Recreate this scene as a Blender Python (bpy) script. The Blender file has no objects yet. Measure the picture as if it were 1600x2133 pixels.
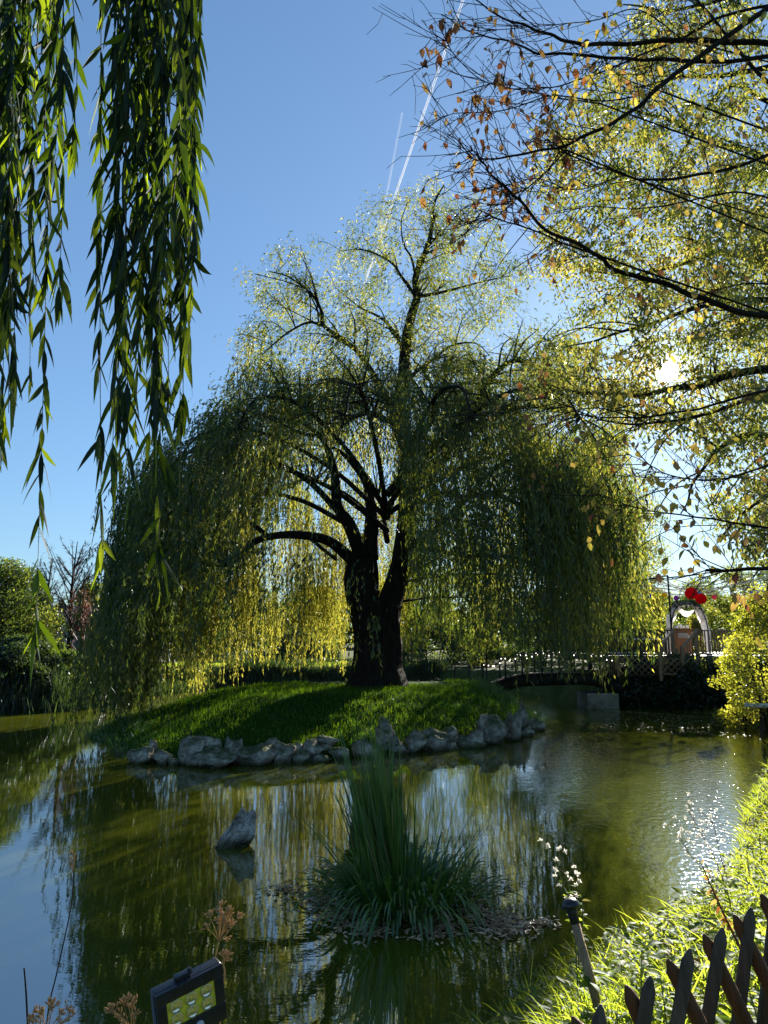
import bpy, bmesh, math, random
import numpy as np
from mathutils import Vector, Matrix, noise

C = bpy.context.scene
COL = C.collection
rng = np.random.default_rng(11)
random.seed(11)
R = math.radians

# ------------------------------------------------------------ camera, sky, sun
H, PITCH, FPX = 2.5, R(10.0), 1480.0          # eye height over the water, upward tilt, focal length in photo pixels
cam = bpy.data.cameras.new('camera'); camo = bpy.data.objects.new('camera', cam); COL.objects.link(camo)
camo.location = (0, 0, H); camo.rotation_euler = (R(90) + PITCH, 0, 0)
cam.sensor_fit = 'HORIZONTAL'; cam.sensor_width = 36.0; cam.lens = 36.0 * FPX / 1600.0
cam.clip_start = 0.05; cam.clip_end = 60000
C.camera = camo
SUN_AZ, SUN_EL = R(22.8), R(19.7)
SUNV = Vector((math.sin(SUN_AZ) * math.cos(SUN_EL), math.cos(SUN_AZ) * math.cos(SUN_EL), math.sin(SUN_EL)))
C.view_settings.view_transform = 'Standard'; C.view_settings.look = 'None'
C.view_settings.exposure = 1.82; C.view_settings.gamma = 1.0; C.view_settings.use_curve_mapping = False
w = bpy.data.worlds.new("World"); C.world = w; w.use_nodes = True
nt = w.node_tree; nd = nt.nodes; lk = nt.links
nd.clear()
out = nd.new('ShaderNodeOutputWorld'); bg = nd.new('ShaderNodeBackground'); lk.new(bg.outputs[0], out.inputs[0])
sky = nd.new('ShaderNodeTexSky'); sky.sky_type = 'NISHITA'; sky.sun_disc = False
sky.sun_elevation = SUN_EL; sky.sun_rotation = SUN_AZ
sky.altitude = 100; sky.air_density = 1.15; sky.dust_density = 0.25; sky.ozone_density = 3.5
bg.inputs[1].default_value = 0.1
# the sun's disc and its bright surroundings, fixed in the sky in the direction of the sun
geo = nd.new('ShaderNodeTexCoord')
nrm = nd.new('ShaderNodeVectorMath'); nrm.operation = 'NORMALIZE'; lk.new(geo.outputs['Generated'], nrm.inputs[0])
dot = nd.new('ShaderNodeVectorMath'); dot.operation = 'DOT_PRODUCT'; lk.new(nrm.outputs[0], dot.inputs[0])
dot.inputs[1].default_value = SUNV
ac = nd.new('ShaderNodeMath'); ac.operation = 'ARCCOSINE'; lk.new(dot.outputs['Value'], ac.inputs[0])
def glow(scale, power, amp):
    d = nd.new('ShaderNodeMath'); d.operation = 'DIVIDE'; lk.new(ac.outputs[0], d.inputs[0]); d.inputs[1].default_value = R(scale)
    p = nd.new('ShaderNodeMath'); p.operation = 'POWER'; lk.new(d.outputs[0], p.inputs[0]); p.inputs[1].default_value = power
    e = nd.new('ShaderNodeMath'); e.operation = 'EXPONENT'
    n = nd.new('ShaderNodeMath'); n.operation = 'MULTIPLY'; n.inputs[1].default_value = -1; lk.new(p.outputs[0], n.inputs[0])
    lk.new(n.outputs[0], e.inputs[0])
    m = nd.new('ShaderNodeMath'); m.operation = 'MULTIPLY'; m.inputs[1].default_value = amp; lk.new(e.outputs[0], m.inputs[0])
    return m
g1 = glow(0.55, 4, 300.0); g2 = glow(1.2, 1.0, 5.0); g3 = glow(13.0, 1.0, .55)
s1 = nd.new('ShaderNodeMath'); s1.operation = 'ADD'; lk.new(g1.outputs[0], s1.inputs[0]); lk.new(g2.outputs[0], s1.inputs[1])
s2 = nd.new('ShaderNodeMath'); s2.operation = 'ADD'; lk.new(s1.outputs[0], s2.inputs[0]); lk.new(g3.outputs[0], s2.inputs[1])
gc = nd.new('ShaderNodeVectorMath'); gc.operation = 'SCALE'; gc.inputs[0].default_value = (1.0, 0.96, 0.88); lk.new(s2.outputs[0], gc.inputs['Scale'])
tint = nd.new('ShaderNodeVectorMath'); tint.operation = 'MULTIPLY'; tint.inputs[1].default_value = (0.44, 0.60, 0.765)
gam = nd.new('ShaderNodeGamma'); gam.inputs[1].default_value = .68; lk.new(sky.outputs[0], gam.inputs[0]); lk.new(gam.outputs[0], tint.inputs[0])
ad = nd.new('ShaderNodeVectorMath'); ad.operation = 'ADD'; lk.new(tint.outputs[0], ad.inputs[0]); lk.new(gc.outputs[0], ad.inputs[1])
lk.new(ad.outputs[0], bg.inputs[0])
sl = bpy.data.lights.new('sun', 'SUN'); sl.energy = 5.0; sl.angle = R(0.53); sl.color = (1.0, 0.93, 0.8)
so = bpy.data.objects.new('sun', sl); COL.objects.link(so); so.location = (10, 30, 30)
so.rotation_euler = SUNV.to_track_quat('Z', 'Y').to_euler()
cy = C.cycles
cy.max_bounces = 6; cy.diffuse_bounces = 3; cy.glossy_bounces = 3; cy.transmission_bounces = 4; cy.transparent_max_bounces = 8
cy.sample_clamp_indirect = 6.0; cy.sample_clamp_direct = 30.0; cy.caustics_reflective = False; cy.caustics_refractive = False
cy.use_denoising = True

# ------------------------------------------------------------ helpers
def ray(px, py):
    a = (px - 800.0) / FPX; b = (1066.5 - py) / FPX
    return np.array([a, math.cos(PITCH) - b * math.sin(PITCH), math.sin(PITCH) + b * math.cos(PITCH)])
def P(px, py, d):                              # world point seen at a photo pixel, d metres ahead
    v = ray(px, py); return np.array([0, 0, H]) + v * (d / v[1])
def G(px, py, z=0.0):                          # the same, where the ray meets the level z
    v = ray(px, py); return np.array([0, 0, H]) + v * ((z - H) / v[2])
def nrmz(v): return v / np.maximum(np.linalg.norm(v, axis=-1, keepdims=True), 1e-9)
def sstep(x, a=0.0, b=1.0):
    t = np.clip((x - a) / (b - a), 0, 1); return t * t * (3 - 2 * t)
def wob(x, y, s=1.0, seed=0.0):                # cheap smooth noise for arrays
    x = np.asarray(x) * s; y = np.asarray(y) * s
    return (np.sin(1.3 * x + 2.1 * y + seed) + np.sin(2.7 * x - 1.7 * y + 1.7 * seed + 1) + np.sin(-1.1 * x + 3.3 * y + 2.3 * seed)
            + 0.6 * np.sin(5.1 * x + 4.3 * y + seed) + 0.6 * np.sin(4.7 * x - 6.1 * y + 3 * seed)) / 4.2
def inpoly(x, y, poly):
    r = np.zeros(np.shape(x), bool); n = len(poly)
    for i in range(n):
        x1, y1 = poly[i]; x2, y2 = poly[(i + 1) % n]
        if y1 == y2: continue
        c = ((y1 > y) != (y2 > y)) & (x < (x2 - x1) * (y - y1) / (y2 - y1) + x1)
        r ^= c
    return r
def sdist(x, y, poly):                         # distance to the outline: negative inside
    d = np.full(np.shape(x), 1e9); n = len(poly)
    for i in range(n):
        a = np.array(poly[i], float); b = np.array(poly[(i + 1) % n], float); ab = b - a
        t = np.clip(((x - a[0]) * ab[0] + (y - a[1]) * ab[1]) / (ab @ ab), 0, 1)
        d = np.minimum(d, np.hypot(x - a[0] - t * ab[0], y - a[1] - t * ab[1]))
    return np.where(inpoly(x, y, poly), -d, d)
def inbox(poly, n):                            # n random points in a polygon
    poly = np.array(poly, float); lo, hi = poly.min(0), poly.max(0); o = np.zeros((0, 2))
    while len(o) < n:
        q = lo + rng.random((n * 2, 2)) * (hi - lo); o = np.vstack([o, q[inpoly(q[:, 0], q[:, 1], poly)]])
    return o[:n]

OFF = {}
class Geo:
    def __init__(s): s.V = []; s.Q = []; s.T = []; s.N = []; s.t = []; s.n = 0
    def add(s, V, Q=None, T=None, NG=None, tone=0.5):
        V = np.asarray(V, float).reshape(-1, 3)
        s.V.append(V); s.t.append(np.broadcast_to(np.asarray(tone, float), (len(V),)).copy())
        if Q is not None and len(Q): s.Q.append(np.asarray(Q, int).reshape(-1, 4) + s.n)
        if T is not None and len(T): s.T.append(np.asarray(T, int).reshape(-1, 3) + s.n)
        if NG: s.N += [[i + s.n for i in f] for f in NG]
        s.n += len(V); return s
    def build(s, name, mat, parent=None, smooth=False):
        V = np.vstack(s.V); off = OFF.get(parent.name, np.zeros(3)) if parent else np.zeros(3)
        V = V - off
        Q = np.vstack(s.Q) if s.Q else np.zeros((0, 4), int); T = np.vstack(s.T) if s.T else np.zeros((0, 3), int)
        li = np.concatenate([Q.ravel(), T.ravel()] + [np.array(f) for f in s.N]).astype(np.int32)
        cnt = np.concatenate([np.full(len(Q), 4), np.full(len(T), 3), np.array([len(f) for f in s.N], int)]).astype(np.int32)
        st = (np.cumsum(cnt) - cnt).astype(np.int32)
        m = bpy.data.meshes.new(name)
        m.vertices.add(len(V)); m.vertices.foreach_set('co', V.astype(np.float32).ravel())
        m.loops.add(len(li)); m.loops.foreach_set('vertex_index', li)
        m.polygons.add(len(cnt)); m.polygons.foreach_set('loop_start', st)
        try: m.polygons.foreach_set('loop_total', cnt)
        except Exception: pass
        m.update(calc_edges=True)
        a = m.attributes.new('tone', 'FLOAT', 'POINT'); a.data.foreach_set('value', np.concatenate(s.t).astype(np.float32))
        if smooth: m.polygons.foreach_set('use_smooth', np.ones(len(cnt), bool))
        if mat: m.materials.append(mat)
        o = bpy.data.objects.new(name, m); COL.objects.link(o)
        if parent: o.parent = parent; OFF[o.name] = off
        return o
def tag(o, label, cat, group=None):
    o['label'] = label; o['category'] = cat
    if group: o['group'] = group
    return o
def thing(name, label, cat, loc, group=None):
    o = bpy.data.objects.new(name, None); COL.objects.link(o); o.location = loc; o.empty_display_size = 0.2
    OFF[o.name] = np.array(loc, float); return tag(o, label, cat, group)
def kind(o, k): o['kind'] = k; return o
def dup(root, loc, rz=0.0, sc=1.0, label=None, mats=None):
    def cp(o, par):
        c = o.copy(); COL.objects.link(c)
        if par: c.parent = par
        for ch in list(o.children): cp(ch, c)
        return c
    r = cp(root, None); r.location = loc; r.rotation_euler = (0, 0, rz); r.scale = (sc, sc, sc)
    if label: r['label'] = label
    return r

def cat(pts, n=6):                             # smooth curve through points
    p = np.asarray(pts, float)
    if len(p) < 3: 
        t = np.linspace(0, 1, n + 1)[:, None]; return p[0] + (p[-1] - p[0]) * t
    q = np.vstack([2 * p[0] - p[1], p, 2 * p[-1] - p[-2]]); o = []
    for i in range(1, len(q) - 2):
        t = np.linspace(0, 1, n, endpoint=False)[:, None]
        a, b, c, d = q[i - 1], q[i], q[i + 1], q[i + 2]
        o.append(0.5 * (2 * b + (c - a) * t + (2 * a - 5 * b + 4 * c - d) * t ** 2 + (3 * b - a - 3 * c + d) * t ** 3))
    return np.vstack(o + [p[-1:]])
def tube(g, pts, r0, r1=None, k=6, tone=0.5, cap=True, radii=None):
    p = np.asarray(pts, float); n = len(p)
    if r1 is None: r1 = r0
    r = np.linspace(r0, r1, n) if radii is None else np.asarray(radii, float)
    t = np.gradient(p, axis=0); t = nrmz(t)
    up = np.array([0, 0, 1.0]) if abs(t[0][2]) < 0.9 else np.array([1.0, 0, 0])
    u = np.cross(t[0], up); u /= np.linalg.norm(u); U = [u]
    for i in range(1, n):
        u = U[-1] - t[i] * (U[-1] @ t[i]); u /= max(np.linalg.norm(u), 1e-9); U.append(u)
    U = np.array(U); W = np.cross(t, U)
    a = np.linspace(0, 2 * np.pi, k, endpoint=False)
    V = p[:, None] + r[:, None, None] * (np.cos(a)[None, :, None] * U[:, None] + np.sin(a)[None, :, None] * W[:, None])
    i = np.arange(n - 1)[:, None] * k; j = np.arange(k)[None]; jn = (j + 1) % k
    Q = np.stack([i + j, i + jn, i + k + jn, i + k + j], -1).reshape(-1, 4)
    NG = [list(range(k))[::-1], list(range((n - 1) * k, n * k))] if cap else None
    g.add(V.reshape(-1, 3), Q, NG=NG, tone=tone); return g
def box(g, c, s, rot=None, bev=0.0, tone=0.5):
    c = np.asarray(c, float); h = np.asarray(s, float) / 2
    if bev <= 0:
        V = np.array([[x, y, z] for x in (-1, 1) for y in (-1, 1) for z in (-1, 1)], float) * h
        Q = [[0, 1, 3, 2], [4, 6, 7, 5], [0, 4, 5, 1], [2, 3, 7, 6], [0, 2, 6, 4], [1, 5, 7, 3]]
        if rot is not None: V = V @ np.array(rot).T
        g.add(V + c, Q, tone=tone); return g
    bm = bmesh.new(); bmesh.ops.create_cube(bm, size=1)
    for v in bm.verts: v.co = Vector((v.co.x * h[0] * 2, v.co.y * h[1] * 2, v.co.z * h[2] * 2))
    bmesh.ops.bevel(bm, geom=bm.edges[:], offset=bev, segments=2, affect='EDGES', profile=0.7)
    V = np.array([v.co[:] for v in bm.verts]); bm.verts.index_update()
    NG = [[v.index for v in f.verts] for f in bm.faces]; bm.free()
    if rot is not None: V = V @ np.array(rot).T
    g.add(V + c, NG=NG, tone=tone); return g
def beam(g, a, b, wd, th=None, bev=0.0, tone=0.5, up=(0, 0, 1)):
    a = np.asarray(a, float); b = np.asarray(b, float); d = b - a; L = np.linalg.norm(d); d = d / L
    th = th or wd; u = np.asarray(up, float)
    if abs(d @ u) > 0.95: u = np.array([0, 1.0, 0])
    s = np.cross(d, u); s /= np.linalg.norm(s); n = np.cross(s, d)
    return box(g, (a + b) / 2, (L, wd, th), rot=np.stack([d, s, n], 1), bev=bev, tone=tone)
def lathe(g, prof, c=(0, 0, 0), k=20, rot=None, tone=0.5):
    prof = np.asarray(prof, float); n = len(prof); a = np.linspace(0, 2 * np.pi, k, endpoint=False)
    V = np.stack([prof[:, None, 0] * np.cos(a), prof[:, None, 0] * np.sin(a), np.repeat(prof[:, 1:2], k, 1)], -1).reshape(-1, 3)
    if rot is not None: V = V @ np.array(rot).T
    i = np.arange(n - 1)[:, None] * k; j = np.arange(k)[None]; jn = (j + 1) % k
    Q = np.stack([i + j, i + jn, i + k + jn, i + k + j], -1).reshape(-1, 4)
    g.add(V + np.asarray(c, float), Q, NG=[list(range(k))[::-1], list(range((n - 1) * k, n * k))], tone=tone); return g
def leaves(g, Pn, D, N, L, W, tone=0.5, wide=0.42):      # many small diamond leaves
    n = len(Pn); D = nrmz(D); S = nrmz(np.cross(D, N)); L = np.broadcast_to(L, (n,))[:, None]; W = np.broadcast_to(W, (n,))[:, None]
    nn = np.cross(S, D); m = Pn + D * L * wide + nn * L * 0.04
    V = np.stack([Pn, m + S * W / 2, Pn + D * L, m - S * W / 2], 1).reshape(-1, 3)
    g.add(V, np.arange(4 * n).reshape(-1, 4), tone=np.repeat(np.broadcast_to(tone, (n,)), 4)); return g
def blades(g, Pn, D, N, L, W, bend, seg=4, tone=0.5, prof=None, fold=0.0, grav=(0, 0, -1)):   # curved strips: bigger leaves, grass
    n = len(Pn); D = nrmz(D); S = nrmz(np.cross(D, N)); L = np.broadcast_to(L, (n,)); W = np.broadcast_to(W, (n,)); bend = np.broadcast_to(bend, (n,))
    t = np.linspace(0, 1, seg + 1); gv = np.asarray(grav, float)
    if prof is None: prof = np.sqrt(np.clip(1 - t, 0, 1)) * 0.9 + 0.02
    c = Pn[:, None] + D[:, None] * (L[:, None] * (t - 0.25 * t * t * np.minimum(np.abs(bend[:, None]), 1.2)))[..., None] + gv * (L[:, None] * bend[:, None] * t ** 2)[..., None]
    hw = (W[:, None] * np.asarray(prof)[None] / 2)[..., None] * S[:, None]
    nn = np.cross(S, D)[:, None] * (W[:, None] * np.asarray(prof)[None] * fold)[..., None]
    if fold > 0:
        V = np.stack([c + hw + nn, c, c - hw + nn], 2).reshape(-1, 3); k = 3
    else:
        V = np.stack([c + hw, c - hw], 2).reshape(-1, 3); k = 2
    b = (np.arange(n)[:, None, None] * (seg + 1) + np.arange(seg)[None, :, None]) * k + np.arange(k - 1)[None, None]
    Q = np.stack([b, b + 1, b + k + 1, b + k], -1).reshape(-1, 4)
    g.add(V, Q, tone=np.repeat(np.broadcast_to(tone, (n,)), (seg + 1) * k)); return g
def rdir(n): return nrmz(rng.normal(size=(n, 3)))
LEAFP = lambda s: np.sin(np.pi * np.clip(np.linspace(0, 1, s + 1), 0.02, 0.985) ** 0.75)

# ------------------------------------------------------------ materials
def mat(name):
    m = bpy.data.materials.new(name); m.use_nodes = True; t = m.node_tree; t.nodes.clear()
    o = t.nodes.new('ShaderNodeOutputMaterial'); return m, t.nodes, t.links, o
def ramp(n, stops):
    r = n.new('ShaderNodeValToRGB'); e = r.color_ramp.elements
    while len(e) < len(stops): e.new(0.5)
    for i, (p, c) in enumerate(stops): e[i].position = p; e[i].color = (*c, 1)
    return r
def leafmat(name, stops, tstops, tr=0.5, gloss=0.05, rough=0.35):
    m, n, l, o = mat(name)
    a = n.new('ShaderNodeAttribute'); a.attribute_name = 'tone'
    r1 = ramp(n, stops); r2 = ramp(n, tstops); l.new(a.outputs['Fac'], r1.inputs[0]); l.new(a.outputs['Fac'], r2.inputs[0])
    d = n.new('ShaderNodeBsdfDiffuse'); tl = n.new('ShaderNodeBsdfTranslucent'); mx = n.new('ShaderNodeMixShader'); mx.inputs[0].default_value = tr
    l.new(r1.outputs[0], d.inputs[0]); l.new(r2.outputs[0], tl.inputs[0]); l.new(d.outputs[0], mx.inputs[1]); l.new(tl.outputs[0], mx.inputs[2])
    if gloss > 0:
        gl = n.new('ShaderNodeBsdfGlossy'); gl.inputs['Roughness'].default_value = rough; gl.inputs[0].default_value = (0.9, 0.95, 1, 1)
        m2 = n.new('ShaderNodeMixShader'); m2.inputs[0].default_value = gloss
        l.new(mx.outputs[0], m2.inputs[1]); l.new(gl.outputs[0], m2.inputs[2]); l.new(m2.outputs[0], o.inputs[0])
    else: l.new(mx.outputs[0], o.inputs[0])
    return m
def surf(name, c1, c2, scale=6.0, rough=0.7, bump=0.3, detail=6, stretch=(1, 1, 1), metal=0.0, spec=0.4, c3=None, bscale=None, wet=False, bd=.05):
    m, n, l, o = mat(name)
    b = n.new('ShaderNodeBsdfPrincipled'); l.new(b.outputs[0], o.inputs[0])
    tc = n.new('ShaderNodeTexCoord'); mp = n.new('ShaderNodeMapping'); mp.inputs['Scale'].default_value = stretch
    l.new(tc.outputs['Object'], mp.inputs[0])
    ns = n.new('ShaderNodeTexNoise'); ns.inputs['Scale'].default_value = scale; ns.inputs['Detail'].default_value = detail; ns.inputs['Roughness'].default_value = 0.62
    l.new(mp.outputs[0], ns.inputs['Vector'])
    r = ramp(n, [(0.32, c1), (0.68, c2)] if c3 is None else [(0.3, c1), (0.52, c2), (0.72, c3)]); l.new(ns.outputs[0], r.inputs[0])
    if wet:                                     # wet, algae stained band just above the waterline
        gp = n.new('ShaderNodeNewGeometry'); sp = n.new('ShaderNodeSeparateXYZ'); l.new(gp.outputs['Position'], sp.inputs[0])
        ma = n.new('ShaderNodeMath'); ma.operation = 'MULTIPLY_ADD'; l.new(ns.outputs[0], ma.inputs[0]); ma.inputs[1].default_value = -.09; l.new(sp.outputs[2], ma.inputs[2])
        wr = ramp(n, [(0, (.22, .24, .17)), (.25, (.45, .45, .36)), (.6, (1, 1, 1))]); mr = n.new('ShaderNodeMapRange'); mr.inputs[1].default_value = -.03; mr.inputs[2].default_value = .13; l.new(ma.outputs[0], mr.inputs[0]); l.new(mr.outputs[0], wr.inputs[0])
        mm_ = n.new('ShaderNodeMixRGB'); mm_.blend_type = 'MULTIPLY'; mm_.inputs[0].default_value = 1; l.new(r.outputs[0], mm_.inputs[1]); l.new(wr.outputs[0], mm_.inputs[2]); l.new(mm_.outputs[0], b.inputs['Base Color'])
    else: l.new(r.outputs[0], b.inputs['Base Color'])
    b.inputs['Roughness'].default_value = rough; b.inputs['Metallic'].default_value = metal; b.inputs['Specular IOR Level'].default_value = spec
    if bump > 0:
        n2 = n.new('ShaderNodeTexNoise'); n2.inputs['Scale'].default_value = bscale or scale * 3; n2.inputs['Detail'].default_value = 8
        l.new(mp.outputs[0], n2.inputs['Vector'])
        bp = n.new('ShaderNodeBump'); bp.inputs['Strength'].default_value = bump; bp.inputs['Distance'].default_value = bd
        l.new(n2.outputs[0], bp.inputs['Height']); l.new(bp.outputs[0], b.inputs['Normal'])
    return m
def emis(name, c, s):
    m, n, l, o = mat(name); e = n.new('ShaderNodeEmission'); e.inputs[0].default_value = (*c, 1); e.inputs[1].default_value = s
    l.new(e.outputs[0], o.inputs[0]); return m
M = {}
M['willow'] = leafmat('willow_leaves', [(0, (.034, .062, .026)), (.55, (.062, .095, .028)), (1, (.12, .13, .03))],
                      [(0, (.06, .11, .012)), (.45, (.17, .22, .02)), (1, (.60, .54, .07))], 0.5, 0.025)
M['willow_near'] = leafmat('near_willow_leaves', [(0, (.008, .020, .006)), (1, (.032, .058, .012))], [(0, (.02, .045, .003)), (.5, (.09, .15, .004)), (1, (.42, .54, .010))], 0.45, 0.02, 0.55)
M['ash'] = leafmat('ash_leaves', [(0, (.025, .045, .015)), (.6, (.06, .075, .018)), (1, (.16, .13, .03))], [(0, (.15, .20, .012)), (.6, (.36, .36, .05)), (1, (.70, .55, .10))], 0.5, 0.05)
M['autumn'] = leafmat('autumn_leaves', [(0, (.12, .045, .02)), (.3, (.22, .13, .05)), (.5, (.26, .17, .04)), (.75, (.30, .23, .04)), (1, (.12, .15, .03))],
                      [(0, (.26, .085, .025)), (.3, (.52, .31, .08)), (.5, (.62, .43, .08)), (.75, (.76, .59, .08)), (1, (.36, .42, .04))], 0.5, 0.03)
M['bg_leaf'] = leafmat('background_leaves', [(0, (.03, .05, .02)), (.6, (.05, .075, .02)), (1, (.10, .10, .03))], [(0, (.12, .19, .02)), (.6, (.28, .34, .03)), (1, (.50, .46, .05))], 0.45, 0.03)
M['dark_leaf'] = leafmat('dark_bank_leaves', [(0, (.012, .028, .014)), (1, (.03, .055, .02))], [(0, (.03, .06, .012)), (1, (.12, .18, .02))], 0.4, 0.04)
M['conifer'] = leafmat('conifer_needles', [(0, (.02, .04, .025)), (1, (.04, .06, .03))], [(0, (.04, .07, .02)), (1, (.10, .14, .03))], 0.3, 0.03)
M['gold'] = leafmat('golden_shrub_leaves', [(0, (.07, .085, .015)), (1, (.17, .17, .03))], [(0, (.34, .38, .02)), (1, (.66, .62, .06))], 0.55, 0.05)
M['red_leaf'] = leafmat('reddish_twigs', [(0, (.10, .03, .025)), (1, (.18, .08, .05))], [(0, (.25, .06, .03)), (1, (.35, .15, .06))], 0.4, 0.0)
M['grass'] = leafmat('lawn_grass', [(0, (.014, .060, .004)), (1, (.038, .115, .007))], [(0, (.04, .17, .003)), (1, (.32, .48, .008))], 0.5, 0.02)
M['bank_grass'] = leafmat('bank_grass', [(0, (.045, .10, .012)), (.8, (.09, .13, .018)), (1, (.28, .22, .10))], [(0, (.32, .44, .02)), (.8, (.60, .66, .06)), (1, (.75, .6, .25))], 0.6, 0.02, .5)
M['bank_leaf'] = leafmat('bank_leaves', [(0, (.035, .08, .015)), (.85, (.08, .12, .022)), (1, (.18, .12, .06))], [(0, (.20, .34, .02)), (.85, (.52, .58, .06)), (1, (.5, .36, .12))], 0.55, 0.02, .5)
M['reed'] = leafmat('reed_leaves', [(0, (.036, .092, .010)), (.7, (.125, .205, .026)), (.86, (.14, .14, .04)), (1, (.36, .25, .10))], [(0, (.03, .11, .012)), (.7, (.10, .24, .02)), (.86, (.2, .2, .04)), (1, (.36, .24, .08))], 0.3, 0.06, 0.4)
M['dead_leaf'] = leafmat('dead_floating_leaves', [(0, (.17, .10, .05)), (.6, (.42, .29, .16)), (1, (.66, .5, .31))], [(0, (.1, .06, .04)), (1, (.2, .14, .1))], 0.15, 0.05)
M['straw'] = leafmat('dry_straw', [(0, (.34, .21, .09)), (1, (.66, .46, .24))], [(0, (.4, .24, .1)), (1, (.6, .42, .2))], 0.35, 0.0)
M['white_fluff'] = leafmat('white_seed_fluff', [(0, (.6, .56, .48)), (1, (.8, .78, .72))], [(0, (.7, .66, .56)), (1, (.9, .88, .8))], 0.5, 0.0)
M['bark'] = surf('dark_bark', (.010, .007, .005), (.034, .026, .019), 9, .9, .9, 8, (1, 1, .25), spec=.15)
M['twig'] = surf('twig_bark', (.016, .011, .008), (.036, .026, .018), 20, .85, .2, spec=.15)
M['strand_stem'] = surf('green_brown_stem', (.04, .035, .012), (.08, .06, .02), 20, .7, 0)
M['green_stem'] = surf('green_stem', (.05, .09, .02), (.12, .14, .04), 15, .6, 0)
M['red_stem'] = surf('reddish_stem', (.10, .035, .02), (.20, .09, .04), 15, .6, 0)
def mossy(m):                                   # moss on the upward faces, in patches
    n, l = m.node_tree.nodes, m.node_tree.links; b = next(x for x in n if x.type == 'BSDF_PRINCIPLED'); src = b.inputs['Base Color'].links[0].from_socket
    ge = n.new('ShaderNodeNewGeometry'); se = n.new('ShaderNodeSeparateXYZ'); l.new(ge.outputs['Normal'], se.inputs[0]); nz = n.new('ShaderNodeTexNoise'); nz.inputs['Scale'].default_value = 7; nz.inputs['Detail'].default_value = 5; l.new(ge.outputs['Position'], nz.inputs['Vector'])
    a = n.new('ShaderNodeMath'); a.operation = 'MULTIPLY_ADD'; l.new(nz.outputs[0], a.inputs[0]); a.inputs[1].default_value = 1.6; l.new(se.outputs[2], a.inputs[2])
    r = ramp(n, [(.0, (0, 0, 0)), (1, (.85, .85, .85))]); mr = n.new('ShaderNodeMapRange'); mr.inputs[1].default_value = 1.1; mr.inputs[2].default_value = 1.75; l.new(a.outputs[0], mr.inputs[0]); l.new(mr.outputs[0], r.inputs[0])
    x = n.new('ShaderNodeMixRGB'); l.new(r.outputs[0], x.inputs[0]); l.new(src, x.inputs[1]); x.inputs[2].default_value = (.045, .07, .018, 1); l.new(x.outputs[0], b.inputs['Base Color'])
M['rock'] = surf('limestone', (.085, .08, .055), (.31, .285, .225), 3.6, .95, .9, 10, c3=(.72, .67, .55), spec=.1, wet=True, bd=.16)
M['pond_rock'] = surf('pale_limestone', (.06, .055, .042), (.42, .38, .31), 6.0, .9, .9, 10, c3=(.85, .78, .65), spec=.15, wet=True, bd=.16)
mossy(M['rock'])
M['bridge_dark'] = surf('blackened_bridge_wood', (.012, .010, .008), (.035, .028, .02), 5, .9, .4, 8, (1, 6, 1), spec=.1)
M['ground'] = surf('ground_turf', (.03, .05, .012), (.075, .085, .025), 1.6, .95, .5, 8, spec=.05)
M['soil'] = surf('island_turf', (.010, .035, .004), (.022, .06, .007), 2.5, .95, .4, 8, spec=.03)
M['meadow'] = surf('meadow', (.10, .13, .02), (.2, .2, .04), .6, .95, .3, spec=.05)
M['wood'] = surf('weathered_wood', (.19, .12, .06), (.38, .255, .145), 5, .85, .4, 8, (6, 6, .8), spec=.2)
M['wood_dark'] = surf('dark_weathered_wood', (.05, .037, .025), (.12, .09, .06), 5, .9, .4, 8, (6, 6, .8), spec=.2)
M['wood_orange'] = surf('warm_planks', (.22, .10, .04), (.40, .21, .10), 4, .8, .3, 8, (8, 8, .8), spec=.2)
M['decking'] = surf('pale_deck_boards', (.32, .28, .23), (.5, .45, .38), 4, .6, .2, 8, (.6, 9, 1), spec=.5)
M['picket'] = surf('picket_wood', (.04, .03, .018), (.095, .07, .045), 7, .8, .55, 9, (5, 5, .5), spec=.3, c3=(.15, .115, .075))
M['brace'] = surf('brown_brace_wood', (.07, .025, .008), (.16, .065, .02), 7, .7, .5, 9, (5, 5, .5), spec=.3)
M['black_metal'] = surf('black_metal', (.008, .008, .008), (.02, .02, .02), 12, .5, .1, metal=.0)
M['black_plastic'] = surf('black_plastic', (.008, .009, .012), (.018, .02, .026), 30, .32, .03, spec=.5)
M['concrete'] = surf('mossy_concrete', (.10, .095, .06), (.26, .24, .17), 3.0, .95, .6, 9, c3=(.34, .31, .24), spec=.1)
M['pale_wall'] = surf('pale_render', (.62, .60, .57), (.74, .72, .69), 1.5, .9, .1)
M['grey_wall'] = surf('grey_pink_render', (.24, .21, .21), (.32, .28, .28), .7, .95, .1, spec=.05)
M['roof'] = surf('grey_roof', (.20, .18, .18), (.3, .27, .26), 1.2, .9, .2, spec=.1)
M['white_cloth'] = leafmat('white_drape', [(0, (.72, .72, .74)), (1, (.82, .82, .83))], [(0, (.7, .7, .72)), (1, (.8, .8, .8))], 0.4, 0.0)
M['rope'] = surf('cream_rope', (.55, .48, .34), (.72, .66, .5), 20, .8, 0)
M['bulb'] = emis('lit_bulb', (1.0, .93, .75), 1.6)
for nm, c in (('red', (.62, .012, .02)), ('blue', (.03, .22, .62)), ('yellow', (.75, .55, .03)), ('purple', (.34, .08, .46)), ('pink', (.66, .12, .2)), ('cyan', (.08, .42, .62))):
    M['paper_' + nm] = leafmat(nm + '_paper', [(0, c), (1, c)], [(0, c), (1, c)], 0.45, 0.0)

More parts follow.
